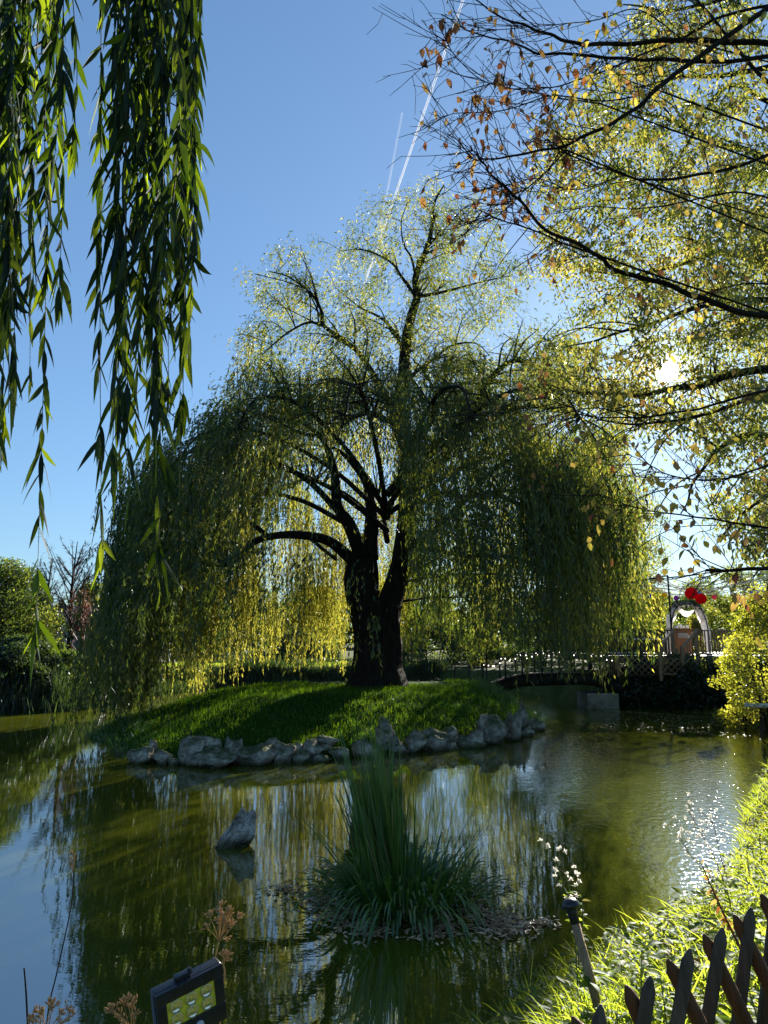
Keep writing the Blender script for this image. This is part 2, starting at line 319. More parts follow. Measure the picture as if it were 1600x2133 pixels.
# water: a mirror with small ripples over murky olive water
m, n, l, o = mat('pond_water'); M['water'] = m
tc = n.new('ShaderNodeTexCoord')
def wav(sc, st, det=3):
    mp = n.new('ShaderNodeMapping'); mp.inputs['Scale'].default_value = st; l.new(tc.outputs['Object'], mp.inputs[0])
    x = n.new('ShaderNodeTexNoise'); x.inputs['Scale'].default_value = sc; x.inputs['Detail'].default_value = det; l.new(mp.outputs[0], x.inputs['Vector']); return x
w1 = wav(2.6, (1.0, 2.4, 1)); w2 = wav(16.0, (1, 1.6, 1), 3); w3 = wav(.35, (1, 1, 1), 2); w4 = wav(11.0, (1.15, .8, 1), 2)
sx = n.new('ShaderNodeSeparateXYZ'); l.new(tc.outputs['Object'], sx.inputs[0])        # a breeze ruffles the water by the right bank
rf = n.new('ShaderNodeMapRange'); rf.interpolation_type = 'SMOOTHSTEP'; rf.inputs[1].default_value = 2.0; rf.inputs[2].default_value = 4.0; rf.inputs[3].default_value = 0.0; rf.inputs[4].default_value = 1.0
w5 = wav(.9, (1, 1, 1), 2); ja = n.new('ShaderNodeMath'); ja.operation = 'MULTIPLY_ADD'; l.new(w5.outputs[0], ja.inputs[0]); ja.inputs[1].default_value = 3.0; l.new(sx.outputs[0], ja.inputs[2])
jb = n.new('ShaderNodeMath'); jb.operation = 'SUBTRACT'; l.new(ja.outputs[0], jb.inputs[0]); jb.inputs[1].default_value = 1.5; l.new(jb.outputs[0], rf.inputs[0])
mu = n.new('ShaderNodeMath'); mu.operation = 'MULTIPLY_ADD'; l.new(w2.outputs[0], mu.inputs[0]); mu.inputs[1].default_value = .22; l.new(w1.outputs[0], mu.inputs[2])
m4 = n.new('ShaderNodeMath'); m4.operation = 'MULTIPLY'; l.new(w4.outputs[0], m4.inputs[0]); l.new(rf.outputs[0], m4.inputs[1])
m5 = n.new('ShaderNodeMath'); m5.operation = 'MULTIPLY_ADD'; l.new(m4.outputs[0], m5.inputs[0]); m5.inputs[1].default_value = 11.0; l.new(mu.outputs[0], m5.inputs[2]); mu = m5
bp = n.new('ShaderNodeBump'); bp.inputs['Strength'].default_value = 1.0; bp.inputs['Distance'].default_value = .00075; l.new(mu.outputs[0], bp.inputs['Height'])
di = n.new('ShaderNodeBsdfDiffuse'); rr = ramp(n, [(.3, (.042, .050, .004)), (.7, (.072, .080, .006))]); l.new(w3.outputs[0], rr.inputs[0]); l.new(rr.outputs[0], di.inputs[0])
gl = n.new('ShaderNodeBsdfGlossy'); gl.inputs['Roughness'].default_value = .006; gl.inputs[0].default_value = (.95, .97, 1, 1); l.new(bp.outputs[0], gl.inputs['Normal'])
fr = n.new('ShaderNodeFresnel'); fr.inputs[0].default_value = 4.2; l.new(bp.outputs[0], fr.inputs['Normal'])
mx = n.new('ShaderNodeMixShader'); l.new(fr.outputs[0], mx.inputs[0]); l.new(di.outputs[0], mx.inputs[1]); l.new(gl.outputs[0], mx.inputs[2]); l.new(mx.outputs[0], o.inputs[0])

# ------------------------------------------------------------ terrain, pond, island
g2 = lambda *a: tuple(G(*a)[:2])
POND = [(-30, 3.0), (-6, 3.1), (-1, 3.2), (-.15, 3.7), (.32, 4.5), (.75, 5.15), (1.42, 5.9), (2.4, 6.6), (3.4, 7.8), (4.2, 8.9), (4.9, 10.2), (6.3, 12.6), (7.9, 14.8),
        (9.6, 16.6), (10.4, 19), (11.3, 21.5), (11.2, 23.8), (10, 25.2), (9, 26.0), (8.0, 27.0), (7.6, 29), (6.5, 33), (4, 37), (1, 38.5), (-4, 38.3), (-8, 37.2), (-10, 32.5),
        (-10.7, 28), (-11, 25.2), (-13, 24.2), (-17, 23.5), (-22, 22.5), (-30, 22)]
ISL = [g2(*q) for q in ((228, 1548), (236, 1566), (280, 1591), (360, 1596), (450, 1597), (560, 1594), (640, 1590), (720, 1582), (800, 1577), (870, 1570), (950, 1562), (1010, 1555), (1070, 1543), (1110, 1530), (1130, 1510))]
ISL += [(5.0, 23.6), (4.6, 25.6), (2.6, 27.3), (-1, 28), (-4.6, 27), (-6.9, 24), (-7.9, 21), (-7.7, 19)]
def bankh(x, y):
    near = 1 - sstep(y, 9, 14)
    deck = np.exp(-((x - 13) / 7) ** 2 - ((y - 28) / 8) ** 2)
    b = .85 + .10 * near * np.exp(-(x / 3) ** 2) + .45 * deck + .12 * wob(x, y, .35, 2)
    return b + .15 * sstep(np.hypot(x, y), 60, 300) * 6
def terrain(x, y):
    d = sdist(x, y, POND) + .18 * wob(x, y, 1.7, 4)
    wd = 1.0 + .9 * (1 - sstep(y, 6, 12)) * sstep(x, -1, 1.5)
    up = bankh(x, y) * sstep(d, -.12, wd); dn = -1.0 * sstep(-d, .0, 1.6)
    return np.where(d > -.12, up - .10 * (1 - sstep(d, -.12, .35)), dn - .10) + .05 * wob(x, y, 2.3, 1) * sstep(d, .2, 1)
def axis(lo, hi, st, far, ratio=1.25):
    a = list(np.arange(lo, hi + 1e-6, st)); s = st
    while a[-1] < far: s *= ratio; a.append(a[-1] + s)
    s = st
    while a[0] > -far: s *= ratio; a.insert(0, a[0] - s)
    return np.array(a)
def sheet(g, X, Y, Z, tone=.5, mask=None):
    ny, nx = X.shape; i = np.arange(ny - 1)[:, None] * nx + np.arange(nx - 1)[None]
    Q = np.stack([i, i + 1, i + nx + 1, i + nx], -1).reshape(-1, 4)
    if mask is not None: Q = Q[mask.ravel()[Q].any(1)]
    g.add(np.stack([X, Y, Z], -1).reshape(-1, 3), Q, tone=tone)
X, Y = np.meshgrid(axis(-18, 18, .26, 4000), axis(-3, 46, .26, 4000))
gg = Geo(); sheet(gg, X, Y, terrain(X, Y)); kind(gg.build('ground', M['ground'], smooth=True), 'structure')
gg = Geo(); sheet(gg, *(lambda a, b: (a, b, np.zeros(a.shape)))(*np.meshgrid(np.linspace(-34, 14, 13), np.linspace(2.2, 41, 11))))
kind(gg.build('pond_water', M['water']), 'structure')
def islh(x, y):
    d = sdist(x, y, ISL); k = 3.8 - 1.9 * sstep(x, .5, 3.5)
    return np.where(d < 0, .26 * sstep(-d, .12, .75) + .84 * sstep(-d, .35, k) ** .85, -.9 * sstep(d, 0, .5)) - .04 + .03 * wob(x, y, 2.1, 5)
X, Y = np.meshgrid(np.arange(-9.2, 6.4, .13), np.arange(13.6, 29.4, .13))
gg = Geo(); sheet(gg, X, Y, islh(X, Y), mask=sdist(X, Y, ISL) < .6); kind(gg.build('island', M['soil'], smooth=True), 'structure')
# lawn on the island
q = inbox(ISL, 120000); dd = -sdist(q[:, 0], q[:, 1], ISL); q = q[(dd > np.where(q[:, 1] < 20, .34, .14)) & (rng.random(len(q)) < 1.25 - .75 * (wob(q[:, 0], q[:, 1], 1.9, 12) > .45))]
keep = (rng.random(len(q)) < .45 + .55 * (q[:, 1] < 22)) & ((q[:, 1] < 22.5) | (q[:, 0] < -2.5) | (q[:, 0] > 2))
q = q[keep]; n = len(q)
gg = Geo(); b = np.column_stack([q, islh(q[:, 0], q[:, 1]) - .01])
edge = 1 - sstep(-sdist(q[:, 0], q[:, 1], ISL), .1, .6)
D = rdir(n) * .55 + np.array([0, 0, 1.0])
gl_ = (.05 + .06 * rng.random(n)) * (1 + 1.6 * edge * rng.random(n)) * (1 + .35 * wob(q[:, 0], q[:, 1], 1.6, 3))
V = np.stack([b - np.cross(D, rdir(n)) * .009, b + np.cross(D, rdir(n)) * .009, b + D * gl_[:, None]], 1).reshape(-1, 3)
tn = np.clip(.4 + .3 * wob(q[:, 0], q[:, 1], .8, 8) + .3 * rng.normal(size=n), 0, 1)
gg.add(V, T=np.arange(3 * n).reshape(-1, 3), tone=np.repeat(tn, 3))
tag(kind(gg.build('lawn_grass', M['grass']), 'stuff'), 'short mown green lawn on the island round the willow', 'grass')
# longer tufts along the island's water edge, left end and right end
gg = Geo()
for (cx, cy, rx, ry, nn, hh) in ((-6.9, 17.9, .9, .9, 1500, .42), (-7.2, 19.5, .7, 1.2, 900, .4), (4.0, 22.6, 1.1, 2.0, 2600, .5), (4.5, 21.2, .5, .6, 700, .35), (-5.9, 16.2, .8, .5, 700, .25), (2.9, 18.2, .8, .5, 500, .22), (-1, 15.9, 5.5, .3, 700, .12)):
    p = np.column_stack([cx + rx * rng.normal(size=nn) * .55, cy + ry * rng.normal(size=nn) * .55]); s = sdist(p[:, 0], p[:, 1], ISL); p = p[s < .02]; k = len(p)
    blades(gg, np.column_stack([p, np.maximum(islh(p[:, 0], p[:, 1]), 0) - .02]), rdir(k) * .5 + np.array([0, 0, 1.0]), rdir(k), hh * (.5 + rng.random(k) * .8), .016, .3 + .4 * rng.random(k), 3, rng.random(k) * .6)
tag(kind(gg.build('rough_grass', M['reed']), 'stuff'), 'rough longer grass at the edges of the island', 'grass')

# ------------------------------------------------------------ rocks
def rockgeo(size, seed, sub=3, cuts=9, pointy=0.0, rough=.10):
    r = random.Random(seed); bm = bmesh.new(); bmesh.ops.create_icosphere(bm, subdivisions=sub, radius=1.0)
    pl = []
    for _ in range(cuts):
        v = Vector((r.gauss(0, 1), r.gauss(0, 1), r.gauss(0, .8))).normalized(); pl.append((v, r.uniform(.46, .80)))
    for v in bm.verts:
        p = v.co.copy()
        for nv, dd_ in pl:
            e = p.dot(nv) - dd_
            if e > 0: p -= nv * e * .92
        k = 1 + rough * noise.noise(p * 1.6 + Vector((seed, 0, 0))) * 2 + rough * .55 * noise.noise(p * 4.5 + Vector((0, seed, 0))) + rough * .3 * noise.noise(p * 11 + Vector((0, 0, seed)))
        p *= k
        if pointy: 
            t = max(0, min(1, (p.z + .9) / 1.8)); s = 1 - pointy * t ** 1.2; p.x *= s; p.y *= s; p.x += .12 * t * pointy
        v.co = p
    V = np.array([v.co[:] for v in bm.verts]); bm.verts.index_update(); T = [[v.index for v in f.verts] for f in bm.faces]; bm.free()
    lo, hi = V.min(0), V.max(0); V = (V - (lo + hi) / 2) / ((hi - lo) / 2)
    return V * (np.array(size) / 2), T
def edge_d(px):
    return np.interp(px, [230, 275, 440, 600, 705, 800, 900, 1000, 1066, 1120], [16.6, 14.9, 14.6, 14.85, 15.3, 15.75, 16.7, 17.9, 19.3, 20.8])
def front_d(px):                                # how far the island's near shore is along a line of sight
    v = ray(px, 1560); dd_ = np.arange(13.5, 22, .05); s = sdist(v[0] / v[1] * dd_, dd_, ISL); k_ = np.where(s < 0)[0]
    return float(dd_[k_[0]]) if len(k_) else float(edge_d(px))
RK = [(294, 1572, 44, 26, 0, 'rounded grey stone at the left of the island rock edge'), (238, 1564, 18, 12, 0, 'tiny stone farthest left at the tip of the island'), (254, 1576, 24, 14, 0, 'flat stone between the island tip and the rounded grey stone'), (272, 1590, 14, 8, -.05, 'little pebble like stone in the water before the rounded grey stone'), (336, 1577, 36, 24, 0, 'small brown grey stone second from the left at the island waterline'),
      (319, 1551, 17, 16, .5, 'little round stone in the grass above the leftmost island stones'), (362, 1587, 22, 11, 0, 'small flat pale stone in the water left of the big white boulder'),
      (401, 1562, 46, 44, .1, 'mossy dark upright block left of the long white boulder'), (431, 1549, 52, 28, .45, 'mossy flat stone on top behind the long white boulder'),
      (444, 1577, 86, 35, 0, 'longest pale boulder at the waterline of the island'), (482, 1551, 24, 24, .35, 'pale knobbly stone on top of the gap between the two long boulders'),
      (494, 1569, 22, 44, .05, 'narrow upright grey stone between the two long boulders'), (536, 1575, 74, 36, 0, 'long rectangular mossy boulder right of the narrow upright stone'),
      (566, 1547, 26, 16, .4, 'small pale stone perched above the rectangular boulder'), (592, 1568, 38, 32, 0, 'dark square mossy stone right of the rectangular boulder'),
      (579, 1591, 30, 11, -.1, 'flat stone lying in the water before the dark square stone'), (620, 1556, 17, 15, .3, 'small whitish stone wedged above the lower right waterline stones'),
      (628, 1577, 32, 21, 0, 'rounded pale stone at the waterline under the big round grey stone'), (649, 1560, 44, 31, .3, 'big round grey stone in the second row left of the reeds'),
      (667, 1581, 38, 16, -.05, 'flat pale slab at the waterline left of the reeds'), (681, 1545, 42, 20, .5, 'flat pale stone highest in the pile left of the reeds'),
      (706, 1570, 36, 20, .05, 'whitish stone at the waterline touching the reeds'), (805, 1524, 38, 44, .45, 'upright pale stone rising behind the tall reeds'),
      (760, 1560, 46, 32, .1, 'grey stone hidden behind the reed stems'), (832, 1556, 34, 36, .1, 'dark stone just right of the reed stems'), (866, 1546, 38, 38, .1, 'rough brown grey boulder right of the reeds'),
      (905, 1543, 44, 38, .1, 'craggy boulder with a dark hollow right of the reeds'), (937, 1528, 30, 22, .35, 'pale stone on top of the right hand rock row'),
      (938, 1549, 34, 28, 0, 'pale stone with a white foot in the right hand rock row'), (981, 1542, 52, 34, .05, 'broad mossy low boulder in the right hand rock row'),
      (1026, 1526, 50, 56, .1, 'tall grey block near the right end of the island'), (1066, 1519, 38, 54, .1, 'tall smooth pale block near the right end of the island'),
      (1084, 1487, 40, 50, .55, 'pointed pale rock standing highest at the right end of the island'), (1095, 1522, 30, 32, .05, 'wedge shaped stone under the pointed rock'), (1117, 1510, 28, 24, .2, 'last small stone at the right tip of the island')]
for i, (cx, cyy, ww, hh, off, lab) in enumerate(RK):
    d = front_d(cx) + .14 + off * .8; p = P(cx, cyy, d); s = d / 1480 * 1.12
    wz, hz = ww * s * 1.08, hh * s * 1.12
    pt = .75 if 'pointed' in lab else (.35 if 'upright pale' in lab else 0.0)
    V, T = rockgeo((wz, min(max(wz * .8, hz * .7), .8), hz * 1.25), 10 + i, sub=4, cuts=15, pointy=pt, rough=.15)
    gg = Geo().add(V, T=T); o = gg.build('island_rock', M['rock']); o.location = p - np.array([0, 0, hz * .10]); o.rotation_euler = (0, 0, 0)
    tag(o, lab, 'rock', 'rocks edging the island')
V, T = rockgeo((.50, .42, .56), 77, sub=5, cuts=10, pointy=.55, rough=.2)
t = (V[:, 2] + .28) / .56; V[:, 0] += .13 * t - .05
o = Geo().add(V, T=T).build('pond_rock', M['pond_rock'], smooth=True); o.location = P(487, 1728, G(487, 1765)[1]) + np.array([0, .1, -.04])
tag(o, 'lone pale pointed rock standing in the open pond', 'rock')
V, T = rockgeo((1.1, .9, 1.0), 91, sub=4, pointy=.5)
o = Geo().add(V, T=T).build('bank_rock', M['rock'], smooth=True); p = G(184, 1474); o.location = p + np.array([0, .5, .22])
tag(o, 'grey boulder on the far left bank beside the hanging willow', 'rock')

# ------------------------------------------------------------ the great weeping willow on the island
WB = np.array([-.2, 21.6, 1.0])
will = thing('weeping_willow', 'huge old weeping willow with dark forked trunk on the grassy island', 'tree', WB)
WD = 21.6
def limb(px, d0, d1, n=6):
    k = len(px); return cat([P(a, b, d0 + (d1 - d0) * i / (k - 1)) for i, (a, b) in enumerate(px)], n)
LIMBS = []
def wl(px, d0, d1, r0, r1): LIMBS.append((limb(px, d0, d1), r0 * (.80 if r0 > .25 else .55), r1 * .7))
wl([(755, 1162), (727, 1092), (704, 1055), (695, 975), (672, 915), (630, 880)], WD, WD - 1.5, .30, .07)
wl([(745, 1178), (721, 1155), (680, 1125), (616, 1114), (549, 1121), (500, 1150), (472, 1180)], WD, WD - 2.5, .26, .06)
wl([(640, 1116), (668, 1140), (700, 1165)], WD - 1.3, WD - .6, .10, .08)
wl([(772, 1165), (774, 1085), (772, 1045), (760, 1000), (720, 950), (690, 930)], WD + .2, WD + 1.2, .32, .06)
wl([(806, 1270), (834, 1190), (842, 1140), (850, 1069), (852, 1000), (856, 937), (838, 905), (828, 860), (840, 790), (846, 716), (857, 659), (869, 618), (866, 577), (886, 525), (898, 484), (905, 423), (925, 385)], WD + .2, WD - .2, .46, .03)
wl([(869, 618), (905, 612), (947, 602), (1008, 586), (1060, 575)], WD - .2, WD - 1.2, .12, .02)
wl([(868, 620), (837, 577), (813, 545), (760, 521), (710, 522)], WD - .2, WD + .8, .11, .02)
wl([(866, 577), (857, 537), (841, 508), (836, 462), (850, 420)], WD - .2, WD - .8, .08, .015)
wl([(886, 525), (910, 500), (905, 450)], WD, WD + .6, .05, .02)
wl([(886, 520), (925, 480), (960, 440), (985, 420)], WD, WD + 1, .06, .012)
wl([(845, 740), (820, 690), (790, 660), (750, 640), (700, 600)], WD, WD + 1.2, .12, .02)
wl([(828, 870), (790, 800), (755, 745), (727, 716), (675, 679), (671, 651), (650, 614), (602, 577), (560, 565)], WD, WD - 1.8, .20, .02)
wl([(675, 679), (640, 672), (590, 700), (545, 740)], WD - 1, WD - 2.2, .09, .02)
wl([(845, 800), (870, 772), (905, 747), (940, 720), (990, 715), (1020, 740)], WD, WD + 1.2, .14, .02)
wl([(856, 937), (900, 872), (920, 820), (927, 770), (925, 735)], WD, WD + 1.2, .22, .03)
wl([(900, 880), (905, 820), (880, 770), (860, 750)], WD + .6, WD - .5, .12, .02)
wl([(905, 820), (960, 800), (990, 790), (960, 760)], WD + .6, WD + 1.4, .08, .02)
wl([(905, 800), (925, 760), (945, 740), (952, 700)], WD + .5, WD + 1.2, .08, .012)
wl([(855, 1012), (894, 975), (940, 938), (979, 870), (1004, 817), (1032, 777), (1069, 752), (1109, 760), (1180, 790)], WD, WD - 1.0, .26, .04)
wl([(979, 870), (1060, 850), (1130, 850), (1230, 880), (1300, 930)], WD - .5, WD - .5, .13, .03)
wl([(850, 1069), (910, 1030), (970, 1036), (1014, 1027), (1061, 1041), (1110, 1067), (1140, 1101), (1160, 1160)], WD, WD - 3.5, .2, .05)
wl([(826, 1185), (880, 1130), (939, 1072), (969, 1042), (1040, 970), (1119, 950), (1169, 962), (1190, 1010)], WD, WD - 2.5, .24, .05)
wl([(880, 1140), (967, 1157), (1069, 1161), (1150, 1190)], WD - 1, WD - 4, .12, .04)
wl([(833, 890), (770, 860), (720, 880), (700, 895), (640, 905), (560, 870), (500, 850)], WD, WD - 2, .18, .04)
wl([(820, 850), (770, 810), (730, 790), (680, 800), (600, 800), (540, 790)], WD, WD + 2, .13, .03)
wl([(700, 1060), (640, 1000), (560, 960), (450, 930), (380, 950), (320, 1010)], WD - .4, WD - 2.0, .20, .05)
wl([(560, 1118), (480, 1060), (400, 1040), (320, 1090), (270, 1180)], WD - 1.8, WD - 1.5, .13, .04)
wl([(720, 1090), (620, 1040), (520, 1030), (430, 1090), (370, 1180)], WD + .8, WD + 4, .16, .04)
for az in np.deg2rad([20, 60, 95, 130, 165, 200, 235, 262, 285, 310, 340]):
    r = 6.3 + rng.random() * 1.0; zc = 5.4 + rng.random() * 1.6; e = np.array([math.cos(az), math.sin(az) * .95, 0])
    c0 = np.array([WB[0] + .3, WB[1] + .1, zc])
    LIMBS.append((cat([c0, c0 + e * r * .3 + [0, 0, 1.5], c0 + e * r * .65 + [0, 0, 2.4], c0 + e * r * .9 + [0, 0, 2.1], c0 + e * r + [0, 0, 1.2]]), .09, .02))
# trunk: a broad base that forks in two
gg = Geo()
tr = lambda px, rad, d: tube(gg, cat([P(a, b, d) for a, b in px], 5), 0, k=18, radii=np.interp(np.linspace(0, 1, (len(px) - 1) * 5 + 1), np.linspace(0, 1, len(rad)), rad))
tr([(783, 1440), (784, 1410), (783, 1370), (781, 1320), (766, 1270), (754, 1220), (752, 1165)], [.98, .76, .66, .64, .50, .42, .36], WD)
tr([(800, 1400), (803, 1340), (806, 1310), (818, 1255), (835, 1185)], [.5, .50, .42, .27, .24], WD + .15)
tr([(760, 1290), (766, 1230), (770, 1165)], [.40, .32, .26], WD + .25)
tr([(792, 1440), (793, 1390), (794, 1330), (796, 1292)], [.95, .62, .50, .34], WD - .05)
tr([(740, 1260), (735, 1210), (738, 1170)], [.28, .26, .22], WD - .1)
V = gg.V; 
for i in range(len(V)):
    v = V[i]; a = np.arctan2(v[:, 1] - WD, v[:, 0] + .2); v[:, 0] += .05 * np.sin(a * 7 + v[:, 2] * 1.2) + .03 * np.sin(a * 13 + 3 * v[:, 2]); v[:, 1] += .05 * np.cos(a * 6 + v[:, 2] * 1.4)
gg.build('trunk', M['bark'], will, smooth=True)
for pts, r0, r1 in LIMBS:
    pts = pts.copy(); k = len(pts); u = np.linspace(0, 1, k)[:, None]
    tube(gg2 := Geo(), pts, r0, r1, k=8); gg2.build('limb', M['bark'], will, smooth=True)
LP = np.vstack([np.column_stack([p, np.linspace(r0, r1, len(p))]) for p, r0, r1 in LIMBS])
def connect(g, S, LPt, rise=.25, r1=.008, k=4, wz=1.2, rmax=.05, seg=5, far=9.0):      # a small branch from the nearest limb to every point
    S = np.asarray(S, float)
    for s in S:
        v = LPt[:, :3] - s; dist = np.linalg.norm(v, axis=1) + np.maximum(v[:, 2], 0) * wz; j = int(np.argmin(dist)); a = LPt[j, :3]
        L = np.linalg.norm(s - a)
        if L > far: continue
        mid = (a + s) / 2 + np.array([0, 0, rise * L]) + rng.normal(size=3) * .08 * L
        t = np.linspace(0, 1, seg)[:, None]; tube(g, (1 - t) ** 2 * a + 2 * t * (1 - t) * mid + t * t * s, min(rmax, LPt[j, 3] * .6, .01 + .02 * L), r1, k=k, cap=False)
def strands(g, S, L, O, dens, ll, lw, tone, spread=.34, amp=.35, rise=0.0, keep=None, up_=0.0):
    nL = np.maximum((L * dens).astype(int), 2); idx = np.repeat(np.arange(len(S)), nL); n = len(idx); t = rng.random(n)
    ph = rng.random(len(S)) * 6.28
    Pn = S[idx] + O[idx] * (amp * (1 - np.exp(-4 * t)))[:, None]
    Pn[:, 2] += rise * np.sin(np.pi * np.minimum(t * 1.6, 1)) * (L[idx] ** .5) - L[idx] * t
    sw = .04 * np.sin(t * 5 * L[idx] ** .5 + ph[idx]); Pn[:, 0] += sw; Pn[:, 1] += .04 * np.cos(t * 4 + ph[idx])
    az = rng.random(n) * 6.283; th = np.abs(rng.normal(spread, .22, n))
    D = np.column_stack([np.sin(th) * np.cos(az), np.sin(th) * np.sin(az), -np.cos(th)])
    if rise: D = nrmz(D + O[idx] * (.9 * (1 - t))[:, None] + np.array([0, 0, 1.0]) * (up_ if np.ndim(up_) == 0 else up_[idx][:, None]))
    tn = np.clip(tone[idx] + .15 * rng.normal(size=n), 0, 1)
    k = np.ones(n, bool) if keep is None else keep(Pn)
    leaves(g, Pn[k], D[k], rdir(int(k.sum())), ll * (.6 + .6 * rng.random(int(k.sum()))), lw, tn[k])
def zdome(r): return 4.0 + 6.0 * (1 - np.clip(r / 8.7, 0, 1) ** 3.4)
crown = Geo(); tw = Geo()
def hang_tassels(n, rlo, rhi, fz, fb, ns, rad, dens=20, azf=None, ll=.175, lw=.028):
    az = rng.random(n) * 2 * np.pi if azf is None else azf(n)
    r = np.sqrt(rng.uniform(rlo ** 2, rhi ** 2, n)); cx = WB[0] + r * np.cos(az); cy_ = WB[1] + r * np.sin(az) * .95
    z0 = fz(r, az, n); zb = fb(cx, cy_, n)
    z0 = np.minimum(z0, np.interp(cx / cy_, [-.405, -.385, -.355, -.325], [.9, 3.0, 5.6, 20]))
    ok = z0 - zb > .5; cx, cy_, r, az, z0, zb = (a[ok] for a in (cx, cy_, r, az, z0, zb)); n = len(cx)
    connect(tw, np.column_stack([cx, cy_, z0]), LP)
    k = np.repeat(np.arange(n), ns); m_ = len(k)
    S = np.column_stack([cx[k] + rad * rng.normal(size=m_), cy_[k] + rad * rng.normal(size=m_), z0[k] + .25 * rng.normal(size=m_)])
    L = np.maximum((z0 - zb)[k] * (1 - .55 * rng.random(m_) ** 1.6), .4); O = np.column_stack([np.cos(az[k]), np.sin(az[k]), np.zeros(m_)])
    strands(crown, S, L, O, dens, ll, lw, np.clip(np.repeat(rng.random(n) * .55 + .1 + .5 * ((cy_ > WB[1] + 1.5) & (cx < .8)) + .3 * (cx > 3.5), ns), 0, 1), keep=wkeep)  # back-left and right-edge tassels toned lighter: backlit glow put into leaf colour
def wkeep(p):                                   # thin, open places round the fork of the trunk
    a = (np.abs(p[:, 0] + 1.3) < 1.7) & (p[:, 2] > 4.3) & (p[:, 2] < 8.6) & (p[:, 1] < WD + 4); b = (np.abs(p[:, 0] - .35) < .7) & (p[:, 2] > 4.6) & (p[:, 2] < 7.0)
    c = (p[:, 0] > -.35) & (p[:, 0] < .65) & (p[:, 2] > 2.9) & (p[:, 2] < 5.6) & (p[:, 1] < WD); e = (p[:, 0] > 1.0) & (p[:, 2] < 8.5)
    return ~(c & (rng.random(len(p)) < .9)) & ~(e & (rng.random(len(p)) < .50)) & ~(a & (rng.random(len(p)) < .85)) & ~(b & (rng.random(len(p)) < .55))
def zb_outer(x, y, n):
    front = y < WD - 1.5
    zf = np.interp(x, [-9, -7.6, -6.2, -5.2, -4.2, -2.5, -.9, .4, .9, 3, 5.5, 7, 9], [.15, .35, .9, 1.6, 3.4, 4.6, 5.0, 5.0, 2.6, 1.9, 1.6, 2.0, 3.0])
    zk = np.interp(x, [-9, -6, -5, -1.2, -.5, .8, 4, 9], [.6, .8, 1.7, 1.35, 1.5, 2.2, 2.0, 3.0])
    edge_ = np.interp(x / y, [.255, .285, .312, .339, .360, .368], [0, 2.3, 3.2, 4.4, 7, 20])
    return np.maximum(np.where(front, zf, zk), edge_) + rng.random(n) ** 1.5 * 1.6 - .15
hang_tassels(260, 6.0, 8.5, lambda r, a, n: zdome(r) * (.86 + .14 * rng.random(n)), zb_outer, 15, .30)
hang_tassels(60, 7.4, 8.6, lambda r, a, n: zdome(r) * (.75 + .2 * rng.random(n)), zb_outer, 14, .26)
hang_tassels(150, 3.0, 6.6, lambda r, a, n: zdome(r) - .3 - 1.2 * rng.random(n), lambda x, y, n: np.maximum(5.6 - .55 * np.abs(x + .2), 3.0) + 2.2 * rng.random(n), 14, .32)
hang_tassels(70, 1.0, 5.0, lambda r, a, n: 9.6 - .6 * rng.random(n) + .4, lambda x, y, n: 7.6 + 1.2 * rng.random(n), 12, .35, dens=16)
# the curtains just right of the trunk and at the far left, nearest the camera
def curtain(xs, ys, z0, z1, n, ns=16):
    x = rng.uniform(*xs, n); y = rng.uniform(*ys, n); z = z0 - rng.random(n) * 1.0; connect(tw, np.column_stack([x, y, z]), LP)
    k = np.repeat(np.arange(n), ns); m_ = len(k); S = np.column_stack([x[k] + .22 * rng.normal(size=m_), y[k] + .22 * rng.normal(size=m_), z[k] + .3 * rng.normal(size=m_)])
    L = (z[k] - z1) * (1 - .5 * rng.random(m_) ** 1.7); O = np.column_stack([np.sign(x[k] + .2) * .4, -.6 * np.ones(m_), np.zeros(m_)])
    strands(crown, S, L, O, 20, .175, .028, np.repeat(rng.random(n) * .6, ns), keep=wkeep)
curtain((.9, 2.6), (16.5, 19.5), 7.2, 2.3, 13); curtain((.4, 1.0), (19, 20.5), 8.0, 4.2, 9); curtain((2.6, 5.4), (15.8, 19), 7.0, 1.9, 17); curtain((4.4, 5.7), (19, 22), 7.4, 2.1, 15); curtain((-7.9, -6.5), (19.5, 22.5), 3.8, .3, 10); curtain((-6.9, -6.0), (18.5, 20.5), 5.6, .6, 9); curtain((-6.6, -4.6), (16.5, 20), 7.0, 2.2, 22)
